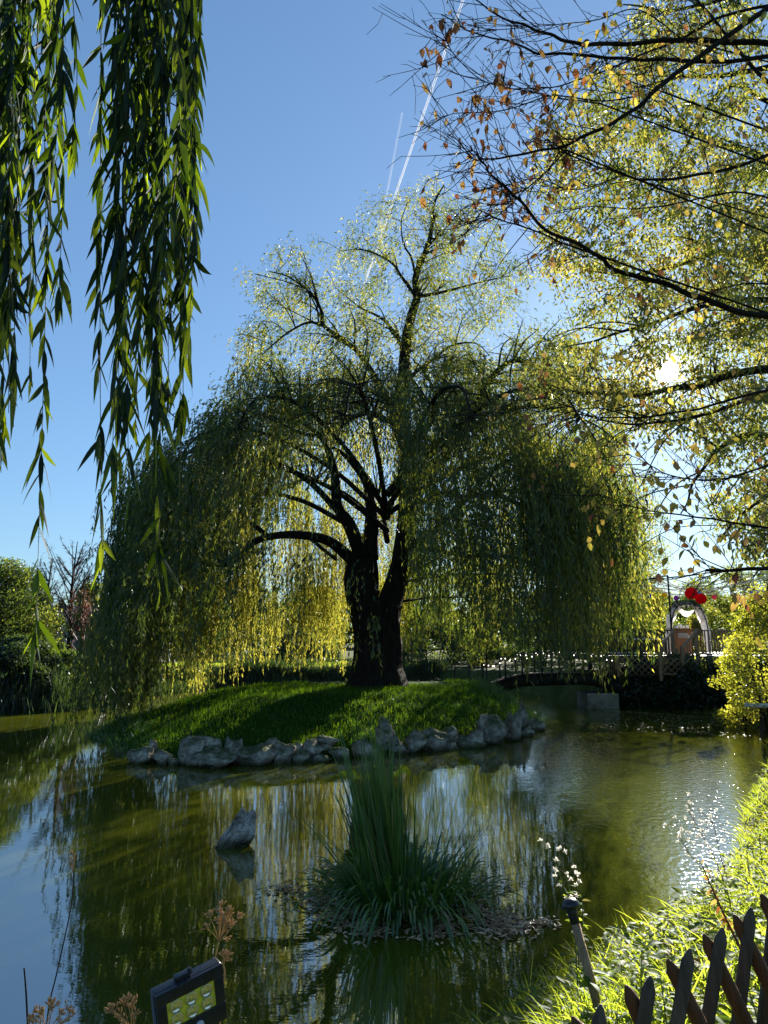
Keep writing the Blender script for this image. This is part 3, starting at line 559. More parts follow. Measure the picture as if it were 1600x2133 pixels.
# upper crown: thin sprays round the upper limbs
UP = [(535, 570), (560, 556), (650, 600), (720, 560), (695, 525), (740, 455), (830, 395), (900, 355), (960, 385), (1010, 430), (1050, 530), (1100, 558), (1090, 600), (1050, 640), (1000, 690), (930, 720), (1150, 705), (1200, 770), (1180, 830), (1000, 850), (520, 850), (510, 740), (545, 650)]
up = inbox(UP, 560); hole = inpoly(up[:, 0], up[:, 1], [(900, 640), (1010, 655), (1020, 715), (940, 700)]); up = up[~hole]
S0 = np.array([P(a, b, WD + rng.normal() * 1.5) for a, b in up])
fine = []; hi = LP[(LP[:, 2] > 8.6) & (LP[:, 3] < .2)]
for _ in range(230):                            # fine branches rising and spreading from the upper limbs
    a = hi[rng.integers(0, len(hi))]; L = rng.uniform(.7, 1.9) * (.6 if a[2] > 13 else 1); o_ = np.array([a[0] - .6, a[1] - WD, 0]); o_ = o_ / max(np.linalg.norm(o_), .3)
    dv = nrmz(o_ * .7 + np.array([0, 0, 1.0]) + rng.normal(size=3) * .55); c = cat([a[:3], a[:3] + dv * L * .5 + rng.normal(size=3) * .05, a[:3] + dv * L * .9 + o_ * .12 * L + [0, 0, -.05 * L]], 5)
    q_ = np.array([(c[-1][0]) / c[-1][1] * FPX / math.cos(PITCH) * .985 + 800])
    if c[-1][2] > 16.6: continue
    r_ = np.linspace(min(a[3] * .6, .042), .011, len(c)); tube(tw, c, 0, k=5, radii=r_, cap=False); fine.append(np.column_stack([c, r_]))
LP2 = np.vstack([LP] + fine); connect(tw, S0, LP2, rise=.06, r1=.007, rmax=.017, wz=.1, far=.9)
S0 = np.vstack([S0, np.array([f[-1, :3] for f in fine]), np.array([f[-3, :3] for f in fine])])
k = np.repeat(np.arange(len(S0)), 11); m_ = len(k); dz = rng.normal(size=(m_, 3)) * .16
O = nrmz(np.column_stack([rng.normal(size=m_) + .8 * np.sign(S0[k, 0] - .6), rng.normal(size=m_), np.zeros(m_)]))
low = 1 - sstep(S0[k, 2], 9.0, 13.0)
strands(crown, S0[k] + dz, .22 + (.25 + 1.1 * low) * rng.random(m_), O, 20, .12, .028, np.clip(.55 + .25 * rng.normal(size=len(S0)), 0, 1)[k], amp=.34, rise=.14, up_=(.9 * (1 - low))[:, None] if False else 0.55)
# the rounded top of the main crown
n = 430; az = rng.random(n) * 6.283; r = 8.3 * np.sqrt(rng.random(n)); S0 = np.column_stack([WB[0] + r * np.cos(az), WB[1] + r * np.sin(az) * .95, zdome(r) + rng.uniform(-1.6, .25, n)])
S0 = S0[(S0[:, 0] / S0[:, 1] < .355) & (S0[:, 2] < np.interp(S0[:, 0] / S0[:, 1], [-.405, -.385, -.355, -.325], [.9, 3.0, 5.6, 20]))]; n = len(S0); connect(tw, S0, LP, rise=.15, r1=.006, rmax=.025, wz=.3, far=1.6); k = np.repeat(np.arange(n), 14); m_ = len(k)
O = nrmz(np.column_stack([S0[k, 0] - WB[0], S0[k, 1] - WB[1], np.zeros(m_)]) + rng.normal(size=(m_, 3)) * [1.5, 1.5, 0])
strands(crown, S0[k] + rng.normal(size=(m_, 3)) * .2, .5 + 1.5 * rng.random(m_), O, 18, .14, .031, np.clip(.4 + .25 * rng.normal(size=n), 0, 1)[k], amp=.4, rise=.12, keep=wkeep)
crown.build('crown', M['willow'], will)
q = inbox(ISL, 900); q = q[sdist(q[:, 0], q[:, 1], ISL) < -.5]; n = len(q); az = rng.random(n) * 6.28; gf = Geo()
leaves(gf, np.column_stack([q, islh(q[:, 0], q[:, 1]) + .05 + .03 * rng.random(n)]), np.column_stack([np.cos(az), np.sin(az), .3 * rng.normal(size=n)]), rdir(n) * .5 + [0, 0, 1], .05 + .05 * rng.random(n), .022, rng.random(n))
kind(tag(gf.build('fallen_leaves', M['dead_leaf']), 'scattered dry leaves lying on the island lawn', 'leaves'), 'stuff'); tw.build('twigs', M['twig'], will)

# ------------------------------------------------------------ trees and shrubs behind the pond
def tz(x, y): return float(terrain(np.array([x]), np.array([y]))[0])
def crown_pts(n, blobs):                        # points spread through uneven clumps: (x, y, z, rx, ry, rz)
    b = np.array(blobs, float); w_ = b[:, 3] * b[:, 4] * b[:, 5]; w_ = w_ ** .8; i = rng.choice(len(b), n, p=w_ / w_.sum())
    v = rdir(n) * (rng.random(n) ** .45)[:, None]; return b[i, :3] + v * b[i, 3:], i
def tree(name, label, x, y, h, wd, mt, leaf=.16, n=7000, trunk=.16, clear=.2, nb=26, tone=.4, shape=1.0, group=None, depth=None, stems=1, lw=.5, flat=.8, cs=1.0):
    z = tz(x, y) - .05; root = thing(name, label, 'shrub' if 'shrub' in name or 'bush' in name else 'tree', (x, y, z), group)
    base = np.array([x, y, z]); depth = depth or wd; bl = []; lm = []
    tk = Geo()
    for s in range(stems):
        a = rng.random() * 6.28; lean = np.array([math.cos(a), math.sin(a), 0]) * (wd * (.05 if stems == 1 else .28))
        top = base + lean + np.array([0, 0, h * (.82 if stems == 1 else .7)])
        pts = cat([base + lean * .1, base + lean * .35 + [0, 0, h * .3], base + lean * .7 + [0, 0, h * .55], top], 5); tube(tk, pts, trunk, trunk * .2, k=7); lm.append(np.column_stack([pts, np.linspace(trunk, trunk * .2, len(pts))]))
    tk.build('trunk', M['bark'], root, smooth=True); lm = np.vstack(lm)
    for _ in range(nb):
        u = rng.random(); zz = clear + (1 - clear) * u; prof = (np.sin(np.pi * (.12 + .88 * u) ** .8) ** .7 if shape == 1 else (1.02 - u) ** .85)
        a = rng.random() * 6.28; rr = wd * .5 * prof * rng.uniform(.3, 1.0); s = rng.uniform(.11, .2) * (wd + h) * .5 * (1 if shape == 1 else .7) * cs
        bl.append((x + rr * math.cos(a), y + rr * math.sin(a) * depth / wd, z + h * zz * .97, s, s, s * flat))
    p, i = crown_pts(n, bl); p[:, 2] = np.minimum(p[:, 2], z + h * (1.0 + .05 * rng.random(n)))
    tb = Geo(); connect(tb, np.array(bl)[:, :3], lm, rise=.05, r1=.012, rmax=trunk * .5); tb.build('branches', M['twig'], root)
    g = Geo(); tn = np.clip(tone + .25 * rng.normal(size=nb)[i] + .15 * rng.normal(size=n), 0, 1)
    d = nrmz(rdir(n) + np.array([0, 0, -.3])); leaves(g, p, d, rdir(n), leaf * (.6 + .7 * rng.random(n)), leaf * lw, tn); g.build('crown', mt, root)
    return root
xy = lambda px, d: (float(P(px, 1300, d)[0]), d)
T = lambda name, label, px, d, ytop, wpx, mt, **k: tree(name, label, *xy(px, d), h=float(P(px, ytop, d)[2]) - tz(*xy(px, d)), wd=wpx / FPX * d, mt=mt, **k)
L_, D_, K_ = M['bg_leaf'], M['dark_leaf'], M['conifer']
T('leafy_tree', 'broad green tree on the far left bank at the edge of the picture', 10, 29, 1168, 225, L_, n=26000, leaf=.12, clear=.0, nb=80, tone=.25)
T('leafy_tree', 'darker pointed small tree between the left bank tree and the bare tree', 84, 33, 1225, 85, D_, n=8000, leaf=.13, clear=.05, tone=.5)
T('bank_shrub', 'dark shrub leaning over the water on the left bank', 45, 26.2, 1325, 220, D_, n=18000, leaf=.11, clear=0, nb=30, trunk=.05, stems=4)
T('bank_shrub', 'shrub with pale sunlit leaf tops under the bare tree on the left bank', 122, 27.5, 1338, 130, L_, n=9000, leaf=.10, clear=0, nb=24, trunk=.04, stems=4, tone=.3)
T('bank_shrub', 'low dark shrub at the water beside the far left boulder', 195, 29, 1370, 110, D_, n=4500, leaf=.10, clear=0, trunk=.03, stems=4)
T('conifer', 'bluish dark pine rising behind the left edge of the big willow', 268, 42, 1120, 120, K_, n=9000, leaf=.18, clear=.1, nb=44, shape=2, lw=.35, trunk=.2)
T('conifer', 'grey green conifer beside the pine behind the willow', 248, 47, 1165, 70, K_, n=5000, leaf=.2, clear=.1, nb=26, shape=2, lw=.35)
T('round_tree', 'rounded olive tree crown behind the roof at the far left', 185, 66, 1218, 130, L_, n=5000, leaf=.25, tone=.35)
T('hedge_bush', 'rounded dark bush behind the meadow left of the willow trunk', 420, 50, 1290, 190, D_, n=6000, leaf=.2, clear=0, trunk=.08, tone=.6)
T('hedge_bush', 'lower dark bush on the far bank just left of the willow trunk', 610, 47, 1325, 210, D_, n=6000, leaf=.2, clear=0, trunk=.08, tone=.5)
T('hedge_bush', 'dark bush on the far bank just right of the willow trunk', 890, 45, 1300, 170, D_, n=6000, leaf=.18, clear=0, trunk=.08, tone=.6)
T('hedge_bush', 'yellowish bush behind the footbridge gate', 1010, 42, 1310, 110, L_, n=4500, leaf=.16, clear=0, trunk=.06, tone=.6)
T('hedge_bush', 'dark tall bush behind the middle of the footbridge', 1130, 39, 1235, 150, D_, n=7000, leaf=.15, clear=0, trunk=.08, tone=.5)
T('leafy_tree', 'tall yellow green tree behind the right side of the willow', 1275, 35, 880, 215, L_, n=22000, leaf=.14, clear=.15, nb=60, tone=.75, trunk=.2)
T('leafy_tree', 'pale feathery tree whose edge meets the open sky right of the willow', 1350, 42, 985, 110, L_, n=6000, leaf=.15, clear=.1, nb=30, tone=.85, trunk=.12)
T('leafy_tree', 'bushy green tree behind the left part of the deck', 1318, 39, 1185, 100, L_, n=8000, leaf=.14, clear=.0, nb=30, tone=.6)
T('leafy_tree', 'sunlit yellow green tree behind the white arch', 1372, 41, 1225, 90, L_, n=7000, leaf=.14, clear=.0, nb=24, tone=.8)
T('round_tree', 'hazy green tree in the distance seen above the red lanterns', 1450, 58, 1205, 130, L_, n=6000, leaf=.22, clear=.0, tone=.55)
T('round_tree', 'hazy taller tree in the distance right of the red lanterns', 1535, 55, 1180, 150, L_, n=7000, leaf=.22, clear=.0, tone=.5)
T('round_tree', 'distant green tree at the right edge above the golden shrub', 1620, 50, 1165, 150, L_, n=6000, leaf=.2, clear=.0, tone=.5)
T('leafy_shrub', 'fresh bright green leafy shrub growing inside the white arch', 1448, 34, 1282, 50, L_, n=2500, leaf=.14, clear=.0, trunk=.03, tone=1.0, stems=3)
T('leafy_shrub', 'dark rounded shrub seen through the white arch', 1420, 38, 1272, 60, D_, n=3000, leaf=.12, clear=.0, trunk=.05, tone=.8)
T('golden_shrub', 'tall golden yellow sunlit shrub on the right bank before the deck', 1592, 18.6, 1222, 205, M['gold'], n=8500, leaf=.075, clear=.26, nb=95, cs=.6, trunk=.035, stems=9, lw=.75, tone=.5)
T('golden_shrub', 'lower golden shrub leaning left beside the wooden stairs', 1534, 20.5, 1312, 100, M['gold'], n=3600, leaf=.075, clear=.2, nb=40, cs=.65, trunk=.025, stems=5, lw=.75, tone=.5)
for i_, (px, d, yt, wpx, lab) in enumerate(((330, 58, 1235, 200, 'dim tree mass behind the pale building, left of the trunk'), (500, 62, 1205, 220, 'dim tree mass behind the middle of the left curtain of willow'), (660, 60, 1225, 190, 'dim tree mass seen just left of the willow trunk'),
        (850, 64, 1130, 200, 'dim tree mass seen just right of the willow trunk'), (990, 55, 1115, 190, 'dim tree mass behind the gate'), (1120, 52, 1050, 200, 'dim tree mass behind the footbridge'), (1230, 48, 1035, 180, 'dim tree mass behind the right end of the footbridge'))):
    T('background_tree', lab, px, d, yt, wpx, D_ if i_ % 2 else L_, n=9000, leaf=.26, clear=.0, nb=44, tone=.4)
g = Geo(); n = 26000; a_ = rng.uniform(-1.0, 1.0, n); r_ = 105 + 14 * rng.random(n) + 30 * (a_ > .3); hh_ = (6.5 + 3 * wob(a_ * 40, a_ * 9, 1, 3) + 1.5 * wob(a_ * 150, a_ * 90, 1, 7)) * (r_ / 110)
p_ = np.column_stack([r_ * np.sin(a_), r_ * np.cos(a_), np.zeros(n)]); p_[:, 2] = terrain(p_[:, 0], p_[:, 1]) + hh_ * rng.random(n) ** .7
leaves(g, p_, rdir(n), rdir(n), .8 + .8 * rng.random(n), .7, np.clip(.4 + .3 * rng.normal(size=n), 0, 1)); kind(tag(g.build('far_wood', D_), 'far band of trees closing the horizon behind the garden', 'woods'), 'stuff')
# the bare tree and the reddish one beside it
def bare(name, label, px, d, ytop, wpx, mt, lv=0, seed=3, lmat=None):
    x, y = xy(px, d); z = tz(x, y) - .05; h = float(P(px, ytop, d)[2]) - z; r = np.random.default_rng(seed)
    root = thing(name, label, 'tree', (x, y, z)); tk = Geo(); b = np.array([x, y, z]); main = cat([b, b + [.05, 0, h * .3], b + [-.05, 0, h * .6], b + [.05, 0, h]], 6)
    tube(tk, main, .15, .015, k=7); tk.build('trunk', M['bark'], root, smooth=True); br = Geo(); tips = []; wd = wpx / FPX * d
    for i in range(46):
        t = .22 + .74 * r.random(); s = main[min(int(t * (len(main) - 1)), len(main) - 1)]; a = r.random() * 6.28; L = wd * .52 * (.45 + .65 * math.sin(math.pi * min(t * 1.05, 1))) * r.uniform(.6, 1.1)
        e = s + np.array([math.cos(a) * L, math.sin(a) * L, L * r.uniform(1.1, 2.0)]); e[2] = min(e[2], z + h * 1.02)
        c = cat([s, s * .5 + e * .5 + [0, 0, -.08 * L], e], 4); tube(br, c, .03, .008, k=4, cap=False)
        for j in range(9):
            s2 = c[r.integers(2, len(c))]; L2 = L * r.uniform(.2, .45); e2 = s2 + nrmz(np.array([math.cos(a), math.sin(a), .9]) + r.normal(size=3) * .6) * L2; tube(br, [s2, (s2 + e2) / 2 + r.normal(size=3) * .03, e2], .011, .005, k=3, cap=False); tips.append(e2)
            for q in range(3):
                e3 = s2 + (e2 - s2) * r.random() + r.normal(size=3) * L2 * .35 + [0, 0, .1 * L2]; tube(br, [s2 + (e2 - s2) * .4, e3], .006, .004, k=3, cap=False); tips.append(e3)
    br.build('branches', M['red_stem'] if lmat else M['twig'], root)
    if lv:
        tp = np.array(tips); ii = r.integers(0, len(tp), lv); g = Geo(); leaves(g, tp[ii] + r.normal(size=(lv, 3)) * .1, rdir(lv), rdir(lv), .07, .045, r.random(lv)); g.build('foliage', lmat, root)
bare('bare_tree', 'leafless fine twigged tree against the sky on the left bank', 146, 31, 1128, 105, None)
bare('bare_tree', 'second leafless tree with sparse twigs left of the fine twigged one', 95, 36, 1165, 80, None, seed=6)
bare('reddish_tree', 'small reddish twigged tree before the grey house on the left', 172, 30, 1225, 60, None, lv=420, seed=9, lmat=M['red_leaf'])
# house on the far left, pale wall seen through the willow
x, y = xy(172, 52); z = tz(x, y); hs = thing('house', 'low grey house with a shallow pitched roof behind the bare trees', 'house', (x, y, z))
hw, hd, eh, rh = 2.3, 3.0, float(P(172, 1292, 52)[2]) - z, float(P(172, 1266, 52)[2]) - z
g = Geo(); c = np.array([x, y, z])
g.add(c + np.array([[-hw, -hd, 0], [hw, -hd, 0], [hw, -hd, eh], [0, -hd, rh - .08], [-hw, -hd, eh], [-hw, hd, 0], [hw, hd, 0], [hw, hd, eh], [0, hd, rh - .08], [-hw, hd, eh]]),
      NG=[[0, 1, 2, 3, 4], [9, 8, 7, 6, 5], [1, 6, 7, 2], [5, 0, 4, 9]]); g.build('wall', M['grey_wall'], hs)
g = Geo()
for s in (-1, 1): beam(g, c + [0, 0, rh], c + [s * (hw + .35), 0, eh - .12], 2 * hd + .6, .12, up=(0, 0, 1))
g.build('roof', M['roof'], hs)
x, y = xy(283, 46); z = tz(x, y); o = Geo(); top = float(P(283, 1275, 46)[2])
pav = thing('pale_building', 'bright white walled building glimpsed through the left side of the willow', 'building', (x, y, z))
box(o, (x, y + 1.5, (z + top) / 2), (2.9, 3, top - z), bev=.03); o.build('wall', M['pale_wall'], pav); o = Geo(); box(o, (x, y + 1.5, top + .11), (3.3, 3.4, .2), bev=.04); o.build('roof', M['roof'], pav)
# meadow strip behind the far bank, its sunlit yellow put into the colour
g = Geo(); X, Y = np.meshgrid(np.linspace(-16, 3, 40), np.linspace(39.6, 60, 40)); sheet(g, X, Y, terrain(X, Y) + .03); kind(g.build('meadow', M['meadow'], smooth=True), 'structure')
n = 9000; q = np.column_stack([rng.uniform(-15, 2.5, n), rng.uniform(39.8, 47, n)]); g = Geo()
blades(g, np.column_stack([q, terrain(q[:, 0], q[:, 1])]), rdir(n) * .4 + [0, 0, 1], rdir(n), .14 + .12 * rng.random(n), .03, .3, 2, rng.random(n) * .7); kind(tag(g.build('meadow_grass', M['bank_grass']), 'sunlit rough grass of the meadow beyond the far bank', 'grass'), 'stuff')
# reeds and low growth all along the far waterline
def along(pts, n): 
    p = cat(pts, 10)[:, :2]; s = np.r_[0, np.cumsum(np.linalg.norm(np.diff(p, axis=0), axis=1))]; u = rng.random(n) * s[-1]; return np.column_stack([np.interp(u, s, p[:, 0]), np.interp(u, s, p[:, 1])])
g = Geo(); n = 15000
q = along([(3, 38.2, 0), (-1, 38.4, 0), (-4, 38.2, 0), (-8, 37.0, 0), (-10, 32.5, 0), (-10.8, 28, 0), (-11.3, 25.3, 0), (-13.5, 24.2, 0), (-18, 23.4, 0)], n) + rng.normal(size=(n, 2)) * .35
q[:, 1] += .3; hh = .75 + .35 * wob(q[:, 0], q[:, 1], .7, 3)
blades(g, np.column_stack([q, np.maximum(terrain(q[:, 0], q[:, 1]), -.1)]), rdir(n) * .3 + [0, 0, 1], rdir(n), hh * (.6 + .7 * rng.random(n)), .035, .25 * rng.random(n), 3, rng.random(n) * .72)
kind(tag(g.build('reed_fringe', M['dark_leaf']), 'dark fringe of reeds along the far bank behind the island', 'reeds'), 'stuff')
# dark ivy bank below the deck and along the right shore
g = Geo(); n = 42000
q = along([(8.6, 26.6, 0), (9.6, 25.9, 0), (10.6, 25.0, 0), (11.5, 23.8, 0), (11.7, 21.5, 0), (10.8, 19, 0), (10, 16.9, 0), (8.7, 14.9, 0)], n) + np.abs(rng.normal(size=(n, 1))) * np.array([[.55, .35]]) - [.25, .15]
zz = np.maximum(terrain(q[:, 0], q[:, 1]), -.05); zz = zz + rng.random(n) ** 1.4 * (.65 + .3 * wob(q[:, 0], q[:, 1], 1.1, 6)) * (1 - .6 * (1 - sstep(q[:, 1], 16, 22)))
leaves(g, np.column_stack([q, zz]), nrmz(rdir(n) + [-.2, -.5, -.3]), rdir(n), .10 + .06 * rng.random(n), .075, rng.random(n), .5)
kind(tag(g.build('ivy_bank', M['dark_leaf']), 'dark ivy and brambles covering the bank below the deck', 'ivy'), 'stuff')
g = Geo(); n = 260; q = np.column_stack([rng.uniform(9.2, 13.2, n), rng.uniform(24.7, 25.9, n)]); q = q[sdist(q[:, 0], q[:, 1], POND) > .2]; n = len(q)
leaves(g, np.column_stack([q, terrain(q[:, 0], q[:, 1]) + .15 + .35 * rng.random(n)]), rdir(n), rdir(n), .16, .09, .6 + .4 * rng.random(n)); 
kind(tag(g.build('sunlit_weeds', M['bank_leaf']), 'small sunlit weeds along the foot of the lattice fence', 'weeds'), 'stuff')

# ------------------------------------------------------------ deck, stairs, lattice, arch, lanterns
DY, DZ, GZ = 27.0, 1.82, 1.2
dx = lambda px, d=DY: float(P(px, 1340, d)[0]); zat = lambda py, d, px=1380: float(P(px, py, d)[2])
x0, x1 = dx(1262), dx(1690)
dk = thing('wooden_deck', 'raised wooden deck with stairs and picket railing above the pond', 'deck', ((x0 + x1) / 2, DY + 3, GZ - .2))
g = Geo(); nb = 46
for i in range(nb): box(g, ((x0 + x1) / 2, DY + .08 + i * .145, DZ - .02), (x1 - x0, .135, .04), bev=.004)
g.build('floor_boards', M['decking'], dk)
g = Geo(); box(g, ((x0 + x1) / 2, DY - .03, DZ - .12), (x1 - x0, .05, .24), bev=.006); box(g, (x0 - .03, DY + 3.3, DZ - .12), (.05, 6.6, .24)); g.build('fascia', M['wood_dark'], dk)
for i in range(9):
    g = Geo(); X_ = x0 + .2 + i * (x1 - x0 - .4) / 8
    for yy in (.15, 3, 6): box(g, (X_, DY + yy, (GZ - .35 + DZ - .25) / 2), (.12, .12, DZ - .25 - GZ + .35))
    g.build('support_post', M['wood_dark'], dk)
def railing(a, b, zb_, zt_, name='railing', mt='wood', posts=True, step=.125, slant=0.0):
    a = np.array(a, float); b = np.array(b, float); L = np.linalg.norm(b - a); nn = max(int(L / step), 2)
    g = Geo(); beam(g, a + [0, 0, zt_], b + [0, 0, zt_], .09, .045, bev=.006); g.build('hand_rail', M[mt], dk)
    g = Geo(); beam(g, a + [0, 0, zb_ + .06], b + [0, 0, zb_ + .06], .04, .06); g.build('bottom_rail', M[mt], dk)
    g = Geo()
    for i in range(1, nn):
        t = i / nn; p = a + (b - a) * t; j = rng.normal(size=2) * .008
        tube(g, [p + [j[0], 0, zb_ + .05], p + [j[1], 0, (zb_ + zt_) / 2], p + [-j[0], 0, zt_ - .02]], .020 + .006 * rng.random(), k=6)
    g.build('pickets', M[mt], dk)
def post(x, y, z0, z1, s=.10, mt='wood'):
    g = Geo(); box(g, (x, y, (z0 + z1) / 2), (s, s, z1 - z0), bev=.008); g.build('post', M[mt], dk)
sl_, sr_ = dx(1403), dx(1452)
railing((x0, DY, 0), (dx(1334), DY, 0), DZ, DZ + .93, mt='wood_dark'); railing((dx(1336), DY, 0), (sl_ - .06, DY, 0), DZ, DZ + .93, mt='wood_dark')
railing((sr_ + .06, DY, 0), (dx(1560), DY, 0), DZ, DZ + .93); railing((dx(1562), DY, 0), (x1, DY, 0), DZ, DZ + .93)
railing((x0, DY + .1, 0), (x0, DY + 6.5, 0), DZ, DZ + .93, mt='wood_dark'); railing((x0, DY + 6.55, 0), (x1, DY + 6.55, 0), DZ, DZ + .93, mt='wood_dark')
for X_ in (x0, dx(1335), dx(1561), x1): post(X_, DY, DZ - .2, DZ + .98, mt='wood_dark')
post(sl_, DY, GZ - .1, DZ + 1.0); post(sr_, DY, GZ - .1, DZ + 1.02)
# stairs come down towards the water and a little to the left
bl, br_ = np.array([dx(1372, 25.6), 25.6, 0]), np.array([dx(1419, 25.6), 25.6, 0]); tl_, tr_ = np.array([sl_, DY - .05, 0]), np.array([sr_, DY - .05, 0])
for k_ in range(4):
    t = (k_ + .5) / 4; a = tl_ + (bl - tl_) * t; b = tr_ + (br_ - tr_) * t; g = Geo(); beam(g, a + [0, 0, DZ - .04 - k_ * .155 - .1], b + [0, 0, DZ - .04 - k_ * .155 - .1], .30, .045, bev=.006); g.build('stair_tread', M['wood'], dk)
for a, b in ((tl_, bl), (tr_, br_)):
    g = Geo(); beam(g, a + [0, 0, DZ - .12], b + [0, 0, GZ - .08], .05, .2, bev=.006); g.build('stringer', M['wood'], dk)
    g = Geo(); beam(g, a + [0, 0, DZ + .95], b + [0, 0, GZ + .92], .08, .07, bev=.006); g.build('stair_rail', M['wood'], dk)
    g = Geo(); box(g, b + [0, 0, GZ + .40], (.10, .10, 1.2), bev=.008); g.build('newel_post', M['wood'], dk)
    g = Geo()
    for i in range(1, 6):
        t = i / 6; p = a + (b - a) * t; tube(g, [p + [0, 0, DZ - .05 + (GZ - DZ) * t], p + [0, 0, DZ + .94 + (GZ + .92 - DZ - .95) * t]], .022, k=6)
    g.build('pickets', M['wood'], dk)
# lattice fence in front of the deck
def lattice(name, label, a, b, z0, z1, step=.22, mt='wood_dark', r=.018):
    a = np.array(a, float); b = np.array(b, float); L = np.linalg.norm(b - a); root = thing(name, label, 'fence', (a + b) / 2 + [0, 0, z0]); h = z1 - z0; u = (b - a) / L; nn = int((L + h) / step)
    for s in (0, 1):
        g = Geo(); off = np.array([-u[1], u[0], 0]) * (.02 if s else -.02)
        for i in range(nn + 1):
            q0, q1 = i * step - h, i * step
            t0, t1 = max(q0, 0), min(q1, L)
            if t1 - t0 < .05: continue
            za, zb2 = z0 + (t0 - q0), z0 + (t1 - q0)
            if s: za, zb2 = z1 - (t0 - q0), z1 - (t1 - q0)
            tube(g, [a + u * t0 + off + [0, 0, za], a + u * t1 + off + [0, 0, zb2]], r, k=5)
        g.build('diagonal_slats', M[mt], root)
    for t in np.linspace(0, 1, max(int(L / 1.3), 2)):
        g = Geo(); box(g, a + (b - a) * t + [0, .05, (z0 + z1) / 2], (.08, .08, h + .1), bev=.006); g.build('post', M[mt], root)
lattice('lattice_fence', 'low diagonal lattice fence standing before the deck and its stairs', (dx(1290, 25.9), 26.1, 0), (dx(1475, 25.4), 25.4, 0), GZ - .05, GZ + .58, mt='wood')
pf = thing('picket_fence', 'little pale picket gate between the footbridge and the lattice fence', 'fence', (dx(1267, 26.6), 26.7, GZ - .1))
for i in range(8):
    g = Geo(); X_ = dx(1252 + i * 4.3, 26.6); tube(g, [(X_ - .02, 26.7, GZ - .05), (X_, 26.7, GZ + .62 + .05 * math.sin(i))], .017, k=5); g.build('picket', M['wood'], pf)
g = Geo(); beam(g, (dx(1250, 26.6), 26.73, GZ + .05), (dx(1285, 26.6), 26.73, GZ + .1), .05, .03); beam(g, (dx(1250, 26.6), 26.73, GZ + .45), (dx(1285, 26.6), 26.73, GZ + .45), .05, .03); g.build('rails', M['wood'], pf)
# arch with white drape and greenery
AY = 29.2; ax = (dx(1391, AY) + dx(1478, AY)) / 2; aw = (dx(1474, AY) - dx(1394, AY)) / 2; at_ = float(P(1430, 1258, AY)[2])
ar = thing('wedding_arch', 'white draped wedding arch with green garland standing on the deck', 'arch', (ax, AY, DZ))
def archp(t, ro=0.0): 
    t = np.asarray(t); s = np.pi * t; hgt = at_ - DZ; return np.stack([ax - (aw + ro) * np.sign(np.cos(s)) * np.abs(np.cos(s)) ** .62, np.full(t.shape, AY), DZ + (hgt + ro) * np.sin(s) ** .72], -1)
for dy in (-.2, .2):
    g = Geo(); tube(g, archp(np.linspace(.002, .998, 40)) + [0, dy, 0], .025, k=6); g.build('frame', M['black_metal'], ar, smooth=True)
def sleeve(tv, r, dz=0.0, ph=0.0, k=18):     # gathered cloth wrapped round the frame
    c_ = archp(tv); tg = nrmz(np.gradient(c_, axis=0)); up_ = np.array([0, 1.0, 0]); nn_ = np.cross(tg, up_); a_ = np.linspace(0, 2 * np.pi, k, endpoint=False); V = []
    for q in range(k):
        rr = r * (1 + .22 * np.sin(tv * 60 + ph + 3 * a_[q]) + .14 * np.sin(a_[q] * 5 + tv * 25 + ph) + .10 * np.sin(tv * 150 + a_[q] * 2))
        V.append(c_ + nn_ * (rr * np.cos(a_[q]))[:, None] + up_ * (rr * 1.7 * np.sin(a_[q]))[:, None] + np.array([0, 0, dz]))
    V = np.array(V); m_ = len(tv); i_ = np.arange(k)[:, None] * m_; i2 = ((np.arange(k) + 1) % k)[:, None] * m_; j_ = np.arange(m_ - 1)[None]
    return V.reshape(-1, 3), np.stack([i_ + j_, i2 + j_, i2 + j_ + 1, i_ + j_ + 1], -1).reshape(-1, 4)
g = Geo(); V, Q = sleeve(np.linspace(.004, .996, 110), .10); g.add(V, Q); g.build('drape', M['white_cloth'], ar, smooth=True)
g = Geo()
for a_, b_, dp in ((.22, .42, .26), (.38, .62, .32), (.58, .80, .28)):
    A_, B_ = archp(np.array([a_, b_])); t = np.linspace(0, 1, 24)[:, None]; base = A_ + (B_ - A_) * t - np.array([0, 0, 1.0]) * dp * (4 * t * (1 - t)); rows = []
    for s_ in np.linspace(0, 1, 7): rows.append(base + np.array([0, -.16, .10]) * (1 - s_) * 1.2 + np.column_stack([np.zeros(24), .03 * np.sin(t[:, 0] * 30 + 4 * s_), -.10 * s_ * np.sin(np.pi * t[:, 0])]))
    V = np.array(rows); i_ = np.arange(6)[:, None] * 24 + np.arange(23)[None]; g.add(V.reshape(-1, 3), np.stack([i_, i_ + 1, i_ + 25, i_ + 24], -1).reshape(-1, 4))
g.build('swag', M['white_cloth'], ar, smooth=True)
g = Geo(); n = 900; t = np.clip(rng.normal(.52, .10, n), .3, .75); p = archp(t, .05) + rng.normal(size=(n, 3)) * [.09, .12, .08]; leaves(g, p, rdir(n), rdir(n), .13, .06, rng.random(n)); g.build('garland', M['dark_leaf'], ar)
